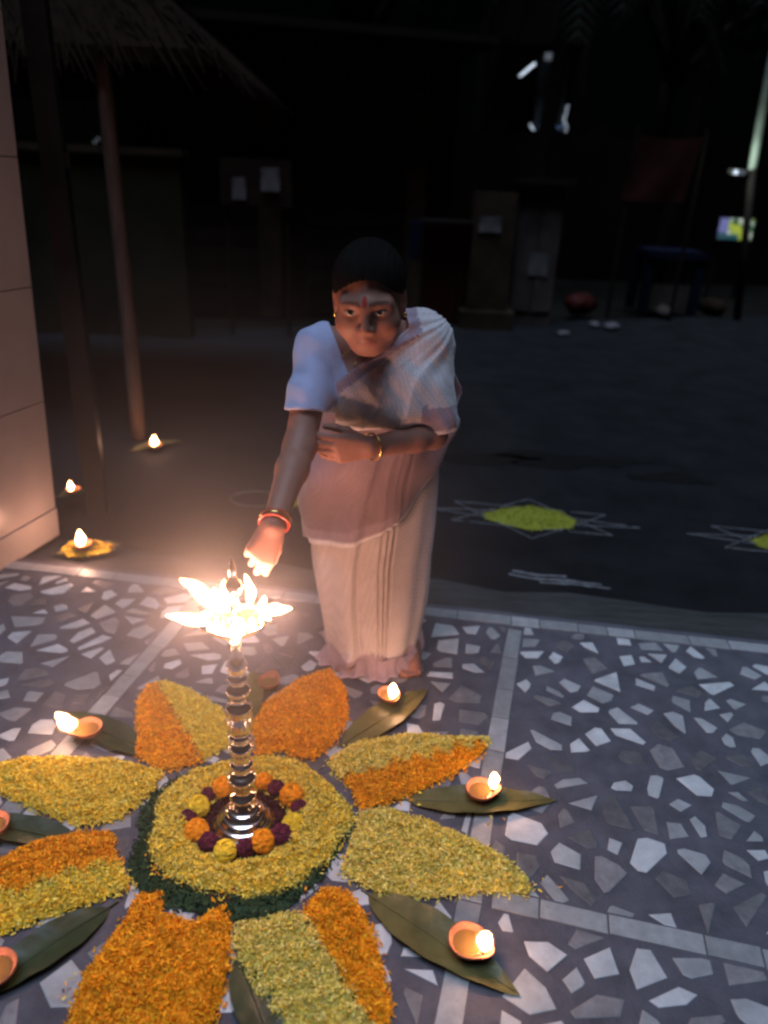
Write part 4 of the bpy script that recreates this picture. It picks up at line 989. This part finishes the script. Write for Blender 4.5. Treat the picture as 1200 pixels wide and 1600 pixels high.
# arms
for a, b, c, r0, r1, r2 in ((RS, RE, RW, .045, .038, .0255), (LS, LE, LW, .045, .037, .0255)):
    body.cone(a, b, r0, r1, .03); body.cone(b, b + (c - b) * .3, r1, r1 * .97, .02); body.cone(b + (c - b) * .3, c, r1 * .97, r2, .02)
def hand(B, wr, d_, n_, s_, curls, sc=.92, thumb=(.55, .65, .35)):
    d_ = unit(d_); n_ = unit(n_ - d_ * (n_ @ d_)); s_ = unit(s_ - d_ * (s_ @ d_) - n_ * (s_ @ n_))
    L = lambda a, b, c: wr + sc * (d_ * a + s_ * b + n_ * c)
    for i, off in enumerate((.030, .010, -.010, -.029)):
        kl = (.088, .092, .086, .078)[i]
        B.cone(L(.0, off * .45, 0), L(kl, off, -.002 * i), .017 * sc, .0125 * sc, .012, pad=.03)
    B.cone(L(.03, .02, .006), L(.05, -.015, .006), .015 * sc, .013 * sc, .012, pad=.03)
    for i, off in enumerate((.030, .010, -.010, -.029)):
        kl = (.088, .092, .086, .078)[i]; segs = ((.042, .026, .021), (.047, .030, .022), (.043, .028, .021), (.033, .021, .018))[i]
        p = L(kl, off, -.002 * i); a = 0.0; rr = (.0100, .0102, .0096, .0086)[i] * sc; spread = (off) * 1.2
        for j in range(3):
            a += curls[i][j]; q = p + sc * segs[j] * (d_ * math.cos(a) + n_ * math.sin(a) + s_ * spread); B.cone(p, q, rr, rr * .9, .004, pad=.02); p = q; rr *= .9
    p = L(.022, .022, .006); dirs = [(thumb[0], thumb[1], thumb[2]), (thumb[0] + .25, thumb[1] - .2, thumb[2] + .1), (thumb[0] + .4, thumb[1] - .45, thumb[2] + .15)]; rr = .0145 * sc
    for j, ln in enumerate((.044, .034, .028)):
        v = unit(dirs[j][0] * d_ + dirs[j][1] * s_ + dirs[j][2] * n_); q = p + v * ln * sc; B.cone(p, q, rr, rr * .84, .006, pad=.02); p = q; rr *= .84
hand(body, RW, np.array([-.36, -.40, -.84]), np.array([-.2, .85, -.5]), np.array([1.0, .0, -.2]), [(.75, .75, .4), (.8, .85, .45), (.95, 1.0, .55), (1.1, 1.1, .6)], .90, (.85, .30, .62))
hand(body, LW, np.array([-1.0, -.30, .02]), np.array([-.25, 1.0, .1]), np.array([0, .1, 1.0]), [(.35, .45, .3)] * 3 + [(.45, .5, .3)], .90, (.8, .45, .25))
# neck and head
body.cone(NB, hp(0, -.035, -.055), .050, .048, .03)
body.ell(hp(0, -.018, .030), (.073, .092, .080), HM, .02)
body.ell(hp(0, .022, -.030), (.064, .066, .079), HM, .025)
body.ell(hp(0, .054, -.088), (.024, .024, .019), HM, .03, pad=.05)
for s in (-1, 1):
    body.cone(hp(s * .047, .005, -.055), hp(s * .016, .056, -.090), .020, .016, .03, pad=.05)
    body.ell(hp(s * .040, .058, -.034), (.028, .026, .028), HM, .03, pad=.05)
    body.cone(hp(s * .012, .080, .017), hp(s * .046, .066, .016), .0070, .0065, .03, pad=.04)
    body.ell(hp(s * .0315, .094, .001), (.016, .013, .0105), HM, .010, 'sub', pad=.03)
    body.ell(hp(s * .0315, .0735, .001), (.0148, .0125, .0118), HM, .003, pad=.03)
    body.ell(hp(s * .075, -.008, -.006), (.008, .019, .031), HM, .012, pad=.04)
    body.ell(hp(s * .080, .002, -.004), (.006, .009, .015), HM, .006, 'sub', pad=.02)
    body.ell(hp(s * .0125, .0955, -.037), (.0072, .009, .0065), HM, .008, pad=.03)
    body.ell(hp(s * .007, .103, -.0455), (.0035, .005, .004), HM, .004, 'sub', pad=.02)
body.cone(hp(0, .087, .012), hp(0, .1055, -.030), .0070, .0098, .012, pad=.04)
body.cone(hp(-.0205, .0765, -.0645), hp(-.004, .0860, -.0615), .0038, .0052, .008, pad=.03); body.cone(hp(.0205, .0765, -.0645), hp(.004, .0860, -.0615), .0038, .0052, .008, pad=.03)
body.ell(hp(0, .072, -.052), (.020, .018, .014), HM, .02, pad=.03)
body.cone(hp(-.012, .0805, -.0725), hp(.012, .0805, -.0725), .0058, .0058, .008, pad=.03)
body.ell(hp(0, .067, -.066), (.030, .020, .020), HM, .02, pad=.04)
Vb, Qb = nets(body.f, body.lo, body.h)
loc = (Vb - HC) @ HM
loc[:, 0] /= 1.02; loc[:, 2] /= .94
skin = np.tile(np.array([.270, .120, .085]), (len(Vb), 1))
hd = np.linalg.norm(loc, axis=1) < .16
def patch(mask, col, k=1.0): skin[mask] = skin[mask] * (1 - k) + np.array(col) * k
lip = hd & (np.abs(loc[:, 0]) < .023) & (loc[:, 2] < -.056) & (loc[:, 2] > -.081) & (loc[:, 1] > .070) & ((np.abs(loc[:, 2] + .067) < .0125 * np.sqrt(np.clip(1 - (loc[:, 0] / .0245) ** 2, 0, 1))))
patch(lip, (.24, .075, .062), .75); patch(lip & (np.abs(loc[:, 2] + .067) < .0022), (.12, .05, .04), .6)
for s in (-1, 1):
    x = (loc[:, 0] * s - .030) / .022; bz = .0205 + .004 * (1 - x * x); patch(hd & (np.abs(x) < 1) & (np.abs(loc[:, 2] - bz) < .0028 * (1.15 - .6 * np.clip(x, -1, 1))) & (loc[:, 1] > .05), (.06, .03, .02), .7)
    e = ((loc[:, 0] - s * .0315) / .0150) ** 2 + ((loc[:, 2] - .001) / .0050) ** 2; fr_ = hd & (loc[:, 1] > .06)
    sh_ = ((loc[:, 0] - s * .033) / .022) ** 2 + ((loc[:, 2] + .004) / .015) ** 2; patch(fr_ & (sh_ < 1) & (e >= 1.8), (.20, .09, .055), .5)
MT['skin'] = mat('skin', (1, 1, 1), 0.55, 0.10, 40, 0.08, 250, attr='Col', spec=.35, sss=.06)
MT['saree'] = mat('saree', (1, 1, 1), 0.85, 0.08, 14, 0.0, attr='Col', sheen=.3, spec=.15)
def weave(m):                                  # fine woven dots of the cloth, as colour and relief
    n = m.node_tree.nodes; l = m.node_tree.links; b = n['Principled BSDF']; tc = n.new('ShaderNodeTexCoord')
    mp = n.new('ShaderNodeMapping'); mp.inputs['Rotation'].default_value = (.5, .3, .7); l.new(tc.outputs['Object'], mp.inputs[0])
    v = n.new('ShaderNodeTexVoronoi'); v.inputs['Scale'].default_value = 150; v.inputs['Randomness'].default_value = .25; l.new(mp.outputs[0], v.inputs['Vector'])
    bp = n.new('ShaderNodeBump'); bp.inputs['Strength'].default_value = .35; bp.inputs['Distance'].default_value = .003; l.new(v.outputs['Distance'], bp.inputs['Height']); l.new(bp.outputs[0], b.inputs['Normal'])
    old = b.inputs['Base Color'].links[0].from_socket; mr = n.new('ShaderNodeMapRange'); mr.inputs['From Max'].default_value = .6; mr.inputs['To Min'].default_value = 1.08; mr.inputs['To Max'].default_value = .80
    l.new(v.outputs['Distance'], mr.inputs['Value']); vm = n.new('ShaderNodeVectorMath'); vm.operation = 'SCALE'; l.new(old, vm.inputs[0]); l.new(mr.outputs[0], vm.inputs['Scale']); l.new(vm.outputs[0], b.inputs['Base Color'])
weave(MT['saree'])
MT['blouse'] = mat('blouse', (0.36, 0.38, 0.56), 0.8, 0.08, 12, 0.15, 60, sheen=.2, spec=.15)
MT['hair'] = mat('hair', (0.005, 0.0035, 0.003), 0.7, 0.4, 30, 0.6, 90, spec=.08, stretch=(6, 1, 1))
MT['gold'] = mat('gold', (0.75, 0.48, 0.16), 0.25, 0.1, 20, metal=1.0)
MT['red_glass'] = mat('red_glass', (0.42, 0.035, 0.02), 0.2, 0.1, 20)
MT['vermilion'] = mat('vermilion', (0.30, 0.02, 0.015), 0.8)
her = empty('person', (.0, 2.12, 0), 'woman in a cream saree and pale blue blouse bending down to light the brass lamp', 'person')
link('body', Vb, Qb, MT['skin'], her, skin, True)

# hair
hair = Field(HC - .19, HC + .19, .0036)
hair.ell(hp(0, -.022, .036), (.0835, .103, .089), HM, .01)
hair.ell(hp(0, -.118, .0), (.055, .045, .052), HM, .02)
def hairline(P):                               # keep what lies behind and above the face
    q = (P - HC) @ HM; x, y, z_ = q[..., 0], q[..., 1], q[..., 2]
    return np.minimum(.066 - 9.0 * x * x + .0012 * np.sin(x * 500) - z_, np.maximum(y + .012 - .25 * z_, -.075 - z_))
sl, P = hair.sub(hair.lo, hair.lo + hair.h * hair.n); hl = hairline(P).astype(np.float32)
q = (P - HC) @ HM; part = np.exp(-(q[..., 0] / .0035) ** 2) * .003 * (q[..., 1] > -.06) + .0006 * np.sin(q[..., 0] * 520 + 14 * q[..., 1]) 
hair.f = np.maximum(hair.f + part.astype(np.float32), hl)
V, Q = nets(hair.f, hair.lo, hair.h); link('hair', V, Q, MT['hair'], her, None, True)

# blouse: the chest and the right upper arm, cut at the neck and at the sleeve hem
CL = Field((-.34, 1.55, .72), (.30, 2.50, 1.28), .0048)
torso(CL, .009)
sd_ = unit(RE - RS); SE = RS + (RE - RS) * .95
CL.cone(RS, RS + (RE - RS) * .5, .052, .053, .03); CL.cone(RS + (RE - RS) * .5, SE + sd_ * .05, .053, .058, .02)
LEm = LS + (LE - LS) * .85
CL.cone(LS, LEm, .051, .051, .03)
sl, P = CL.sub(CL.lo, CL.lo + CL.h * CL.n)
def plane(pts3, side_pt):
    a, b, c = [np.asarray(k, float) for k in pts3]; n_ = unit(np.cross(b - a, c - a))
    if (np.asarray(side_pt) - a) @ n_ > 0: n_ = -n_                 # negative on the kept side
    return (P - a) @ n_
wr_ = lambda amp, fr_: amp * np.sin(P[..., 0] * fr_ + P[..., 2] * fr_ * .7) * np.sin(P[..., 1] * fr_ * .8 + 1.3)
hem = (P - SE) @ sd_
near_arm = np.linalg.norm(P - (RS + (RE - RS) * np.clip(((P - RS) @ (RE - RS)) / ((RE - RS) @ (RE - RS)), 0, 1.2)[..., None]), axis=-1)
bl = CL.f + wr_(.0028, 75)
bl = np.maximum(bl, np.where(near_arm < .10, hem, -1))
eye = CAM
# neck opening: below the line through these two points of the photograph's V
n1, n2, n3 = AT(512, 500, 1.80), AT(546, 590, 1.78), AT(645, 508, 1.84)
pl = plane((n1, n2, n2 + (n2 - CAM) * .3), AT(470, 600, 1.8))
pr = plane((n2, n3, n2 + (n2 - CAM) * .3), AT(660, 620, 1.85))
bl = np.maximum(bl, np.minimum(pl, pr) - .001)
bl = np.maximum(bl, .93 - P[..., 2] - .35 * (P[..., 1] - 1.9))
V, Q = nets(bl.astype(np.float32), CL.lo, CL.h); link('blouse', V, Q, MT['blouse'], her, None, True)

# saree drape: over the chest, the left shoulder and upper arm, folds fanning from the shoulder
CREAM, MAUVE, WHITE = np.array([.61, .535, .55]), np.array([.33, .24, .29]), np.array([.64, .60, .64])
DR = Field((-.30, 1.55, .70), (.30, 2.50, 1.30), .0038)
torso(DR, .017)
DR.cone(LS + (0, .0, .006), LE + (0.0, .02, .045), .056, .054, .05)
DR.ell(LE + (.005, .04, .04), (.047, .066, .056), None, .05)
DR.ell((-.02, 1.865, .962), (.135, .075, .052), None, .04)
DR.cone(LS + (-.03, .02, .03), NB + (.075, .015, .018), .050, .038, .04)
sl, P = DR.sub(DR.lo, DR.lo + DR.h * DR.n)
t_ = np.arctan2(P[..., 2] - 1.20, P[..., 0] - .16)                  # fan angle about the shoulder
amp = np.clip((np.linalg.norm(P[..., [0, 2]] - np.array([.16, 1.20]), axis=-1)) / .22, .25, 1)
ph = t_ * 8.5 + 1.5 * np.sin(P[..., 1] * 11 + 1) + .8 * np.sin(P[..., 0] * 19) + .5 * np.sin(P[..., 2] * 31)
fold = .0095 * amp * (np.abs(np.sin(ph)) ** .45 - .7) + .0016 * np.sin(2.7 * ph + 2)
dr_ = DR.f + fold + wr_(.0015, 110)
m1, m2 = AT(517, 603, 1.76), AT(640, 512, 1.82)
up_cut = plane((m1, m2, m1 + (m1 - CAM) * .3), AT(640, 620, 1.85))
neck_cut = plane((m2, AT(627, 462, 1.93), m2 + (m2 - CAM) * .3), AT(690, 540, 1.9))
cut = np.minimum(up_cut, neck_cut)
low = (.912 + .05 * np.clip((P[..., 0] + .02) / .2, -1, 1) ** 2 + .25 * np.clip(P[..., 1] - 1.88, -1, 1)) - P[..., 2]
low = np.where((P[..., 1] > 1.96) & (P[..., 0] < .10), .80 - P[..., 2], low)
armlow = (.905 - P[..., 2])
low = np.where(P[..., 0] > .10, armlow, low)
sidecut = -(P[..., 0] + .135 + .0 * P[..., 1])
sidecut = np.where(P[..., 1] < 2.0, sidecut, -1)
dr2 = np.maximum(np.maximum(dr_, cut), np.maximum(low, sidecut)).astype(np.float32)
V, Q = nets(dr2, DR.lo, DR.h)
def samp(arr, X):
    g_ = np.clip(np.round((X - DR.lo) / DR.h).astype(int), 0, DR.n - 1); return arr[g_[:, 0], g_[:, 1], g_[:, 2]]
cc = np.tile(CREAM, (len(V), 1)); cu_ = samp(cut, V); lo_ = samp(low, V)
cc[cu_ > -.028] = MAUVE; cc[(cu_ > -.006)] = MAUVE * 1.15
arm_b = (V[:, 0] > .085) & (lo_ > -.075); cc[arm_b] = MAUVE * 1.1; cc[(V[:, 0] > .085) & (lo_ > -.013)] = WHITE * 1.1
saree = link('saree_drape', V, Q, MT['saree'], her, cc, True)

# skirt of the saree: rings from waist to hem with pleats in front
SKX = -.038
RING = [(.93, .02, 2.235, .135, .118), (.86, .012, 2.27, .178, .140), (.74, .008, 2.285, .202, .160), (.60, .003, 2.265, .208, .164), (.45, .0, 2.245, .206, .162), (.30, -.002, 2.215, .196, .156), (.16, -.006, 2.185, .178, .148), (.05, -.014, 2.165, .160, .142), (.012, -.016, 2.16, .170, .150)]
def ringat(z_):
    zs = [r[0] for r in RING][::-1]; v_ = [float(np.interp(z_, zs, [r[k] for r in RING][::-1])) for k in (1, 2, 3, 4)]; v_[0] += SKX * min(1, (.95 - z_) / .3) * min(1, z_ / .35); return v_
def skirt(th, z_, off=0.0):
    cx_, cy_, rx, ry = ringat(z_); down = np.clip((.9 - z_) / .7, 0, 1)
    ct, st = math.cos(th), math.sin(th); front = max(0, -st)
    x = ct                                                  # -1 .. 1 across the front
    ple = 0.0
    if front > 0:
        fd = min(1, front * 1.6); xe = .10 - .42 * down; e_ = x - xe          # the overlapping edge, then a few tight pleats to its right
        ple += fd * (.35 + .65 * down) * .020 * ((1 / (1 + math.exp(e_ * 70))) * math.exp(-max(0, -e_) * 2.2) - .75 * math.exp(-(max(0, e_) / .10) ** 2) * (e_ > 0))
        for q_, xq in enumerate((.20, .29, .37)):
            dq = x - (xq + .04 - .10 * down); ple -= fd * (.45 + .55 * down) * .011 * math.exp(-(dq / .022) ** 2); ple += fd * .006 * math.exp(-((dq + .045) / .03) ** 2)
        ple += fd * .006 * math.sin(6 * x + 2 * down) * down
    ple += .006 * math.sin(5 * th + 3 * z_) * down + .004 * math.sin(11 * th - 5 * z_) * down
    lean = .012 * math.sin(z_ * 7 + th * 2)
    k = 1 + off / max(rx, .05)
    return np.array([cx_ + (rx * k + ple + lean * .3) * ct, cy_ + (ry * k + off * .4 + ple + lean * .3) * st, z_])
NT, NZ = 320, 90
zz = np.concatenate([np.linspace(.93, .05, NZ - 8), np.linspace(.045, .0, 8)])
V = []; cc = []
for i, z_ in enumerate(zz):
    for k in range(NT):
        th = 2 * math.pi * k / NT; p = skirt(th, max(z_, .012))
        hemlift = .012 + .030 * (.5 + .5 * math.sin(3 * th + .7)) * (math.sin(th) < .4) + .012 * math.sin(9 * th) 
        hemlift = max(.004, hemlift); zq = hemlift + (z_ / .93) * (.93 - hemlift)
        flare = 1 + .05 * np.clip((.07 - z_) / .07, 0, 1) * math.sin(13 * th + 2)
        cx_, cy_, _, _ = ringat(max(z_, .012)); p = np.array([cx_ + (p[0] - cx_) * flare, cy_ + (p[1] - cy_) * flare, zq])
        V.append(p); cc.append(CREAM if zq > .075 + .012 * math.sin(7 * th) else MAUVE * (1.15 if zq > .02 else 1.5))
Fc = [(i * NT + k, (i + 1) * NT + k, (i + 1) * NT + (k + 1) % NT, i * NT + (k + 1) % NT) for i in range(NZ - 1) for k in range(NT)]
sk = link('saree_skirt', V, Fc, MT['saree'], her, np.array(cc), True)
# crumpled hem lying on the floor
V = []; cc = []
nh, nw = 70, 9
for i in range(nh + 1):
    a = math.radians(198 + 128 * i / nh)
    for j in range(nw + 1):
        t = j / nw; ww = .030 + .012 * math.sin(i * .31) + .007 * math.sin(i * .83 + 1)
        r = .985 + t * ww / .15; cx_, cy_, rx, ry = ringat(.03)
        zq = .055 * (1 - t) ** 1.3 + .006 + .010 * (.5 + .5 * math.sin(i * .37 + 2.2 * t)) * (1 - .3 * t)
        V.append((cx_ + rx * r * math.cos(a), cy_ + ry * r * math.sin(a), zq)); cc.append(MAUVE * (1.45 if t > .82 else 1.05))
link('hem_border', V, [(i * (nw + 1) + j, i * (nw + 1) + j + 1, (i + 1) * (nw + 1) + j + 1, (i + 1) * (nw + 1) + j) for i in range(nh) for j in range(nw)], MT['saree'], her, np.array(cc), True)
# end of the drape hanging across the front of the skirt, with its white edge
def zbot(u): return float(np.interp(u, [0, .12, .3, .5, .66, .8, 1], [.40, .42, .435, .475, .55, .65, .78]))
V = []; cc = []; nu, nv = 80, 46
for i in range(nu + 1):
    u = i / nu; th = math.radians(176 + (352 - 176) * u)
    for j in range(nv + 1):
        v = j / nv; zt_ = .925; z_ = zt_ + (zbot(u) - zt_) * v
        wv = .007 * math.sin(u * 15 + v * 7) + .006 * math.sin(u * 29 - 11 * v) + .012 * math.sin(v * 10 + u * 8)
        p = skirt(th, z_, .020 + .018 * math.sin(math.pi * min(1, v * .9)) + wv * .7); V.append(p)
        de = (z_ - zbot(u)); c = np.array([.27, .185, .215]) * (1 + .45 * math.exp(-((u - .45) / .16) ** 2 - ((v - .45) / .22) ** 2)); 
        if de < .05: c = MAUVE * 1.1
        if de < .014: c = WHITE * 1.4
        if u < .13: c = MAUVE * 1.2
        cc.append(c)
W = nu + 1
Fc = [(i * (nv + 1) + j, i * (nv + 1) + j + 1, (i + 1) * (nv + 1) + j + 1, (i + 1) * (nv + 1) + j) for i in range(nu) for j in range(nv)]
MT['sheer'] = mat('sheer', (1, 1, 1), 0.8, 0.10, 14, 0.0, attr='Col', sheen=.3, spec=.15, trans=.15)
weave(MT['sheer'])
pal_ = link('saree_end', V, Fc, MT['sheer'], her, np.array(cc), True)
so = pal_.modifiers.new('thickness', 'SOLIDIFY'); so.thickness = .0025
# corner of cloth standing off behind the left shoulder
V = []; cc = []
q0, q1, q2 = AT(690, 545, 1.98), AT(724, 612, 2.0), AT(697, 660, 1.96)
for i in range(13):
    for j in range(13):
        u, v = i / 12, j / 12; a = q0 + (q2 - q0) * v + np.array([-.03, .05, 0]); tipw = 1 - abs(v - .55) / .55; b = q0 + (q2 - q0) * v + (q1 - (q0 + (q2 - q0) * .55)) * max(0, tipw) ** 1.0
        p = a + (b - a) * u; p = p + np.array([0, .012 * math.sin(7 * v + 3 * u), 0]); V.append(p); cc.append(MAUVE * (1.5 if u > .85 else 1.15))
o = link('saree_corner', V, [(i * 13 + j, i * 13 + j + 1, (i + 1) * 13 + j + 1, (i + 1) * 13 + j) for i in range(12) for j in range(12)], MT['saree'], her, np.array(cc), True)
so = o.modifiers.new('thickness', 'SOLIDIFY'); so.thickness = .004
# jewellery
def torus(c, ax, R_, r, name, m, n=36):
    ax = unit(ax); a = unit(np.cross(ax, (.3, .2, .9))); b = np.cross(ax, a)
    P = [np.asarray(c) + R_ * (math.cos(2 * math.pi * k / n) * a + math.sin(2 * math.pi * k / n) * b) for k in range(n + 1)]
    return MB().tube(P, r, 8, cap=False).build(name, m, her, True)
fa = unit(RW - RE)
for k, (mm, rr) in enumerate(((MT['red_glass'], .0335), (MT['gold'], .034), (MT['red_glass'], .0335))): torus(RW - fa * (.004 + .009 * k), fa + np.array([.1, .15 * (k - 1), 0]), rr, .0032, 'bangle', mm)
fb = unit(LW - LE); torus(LW - fb * .012, fb, .0335, .0028, 'bangle', MT['gold'])
for s in (-1, 1):
    MB().lathe([(0, -.006), (.004, -.004), (.0055, 0), (.004, .004), (0, .006)], hp(s * .078, .0, -.040), 10).build('earring', MT['gold'], her, True)
bi = hp(0, .0945, .026); 
def stick(px, pz, rw, rh, name, m):                # small mark lying on the brow
    V = []; n_ = 20
    zf = lambda x, z_: next((y for y in np.arange(.125, .05, -.0006) if body.sample(np.array([hp(x, y, z_)]))[0] < 0), .08)
    V.append(hp(px, zf(px, pz) + .0022, pz))
    for k in range(n_):
        a = 2 * math.pi * k / n_; x, z_ = px + rw * math.cos(a), pz + rh * math.sin(a); V.append(hp(x, zf(x, z_) + .0016, z_))
    link(name, V, [(0, 1 + k, 1 + (k + 1) % n_) for k in range(n_)], m, her)
stick(0, .030, .0055, .0105, 'forehead_mark', MT['vermilion'])
# eyes: almond patches on the lids' bulge, white, iris and dark lash line
zf = lambda x, z_: next((y for y in np.arange(.125, .05, -.0006) if body.sample(np.array([hp(x, y, z_)]))[0] < 0), .08)
MT['eye'] = mat('eye', (1, 1, 1), 0.25, 0.0, attr='Col', spec=.5)
for s in (-1, 1):
    V = []; C = []; nu, nv = 26, 10
    for i in range(nu + 1):
        u = -1 + 2 * i / nu
        for j in range(nv + 1):
            v = -1 + 2 * j / nv; x = s * .0315 + .0145 * u; hgt = .0060 * math.sqrt(max(0, 1 - u * u)) ** 1.2; z_ = .0012 + hgt * v + .0012 * u * s
            V.append(hp(x, zf(x, z_) + .0010, z_)); dd = math.hypot(x - s * .031 + .001, z_ - .0012)
            C.append((.01, .007, .006) if dd < .0058 else ((.02, .012, .01) if v > .62 else ((.10, .05, .035) if v < -.8 or abs(u) > .86 else (.30, .26, .24))))
    link('eye', V, [(i * (nv + 1) + j, (i + 1) * (nv + 1) + j, (i + 1) * (nv + 1) + j + 1, i * (nv + 1) + j + 1) for i in range(nu) for j in range(nv)], MT['eye'], her, np.array(C), True)
# necklace lying on the skin
cp = []
for t in np.linspace(0, 1, 25):
    a = hp(-.056, -.02, -.085) * (1 - t) + hp(.056, -.02, -.085) * t; dip = 1 - abs(2 * t - 1) ** 1.6
    p = a + (AT(547, 574, 1.79) - (hp(-.056, -.02, -.085) + hp(.056, -.02, -.085)) / 2) * dip
    for _ in range(10):
        dd = body.sample(np.array([p]))[0]; e = 2e-3
        gr = np.array([(body.sample(np.array([p + np.eye(3)[k] * e]))[0] - body.sample(np.array([p - np.eye(3)[k] * e]))[0]) for k in range(3)]) / (2 * e)
        if np.linalg.norm(gr) < 1e-4: break
        p = p - unit(gr) * (dd - .0045) * .7
    cp.append(p)
MB().tube(cp, .0019, 6).build('necklace', MT['gold'], her, True)
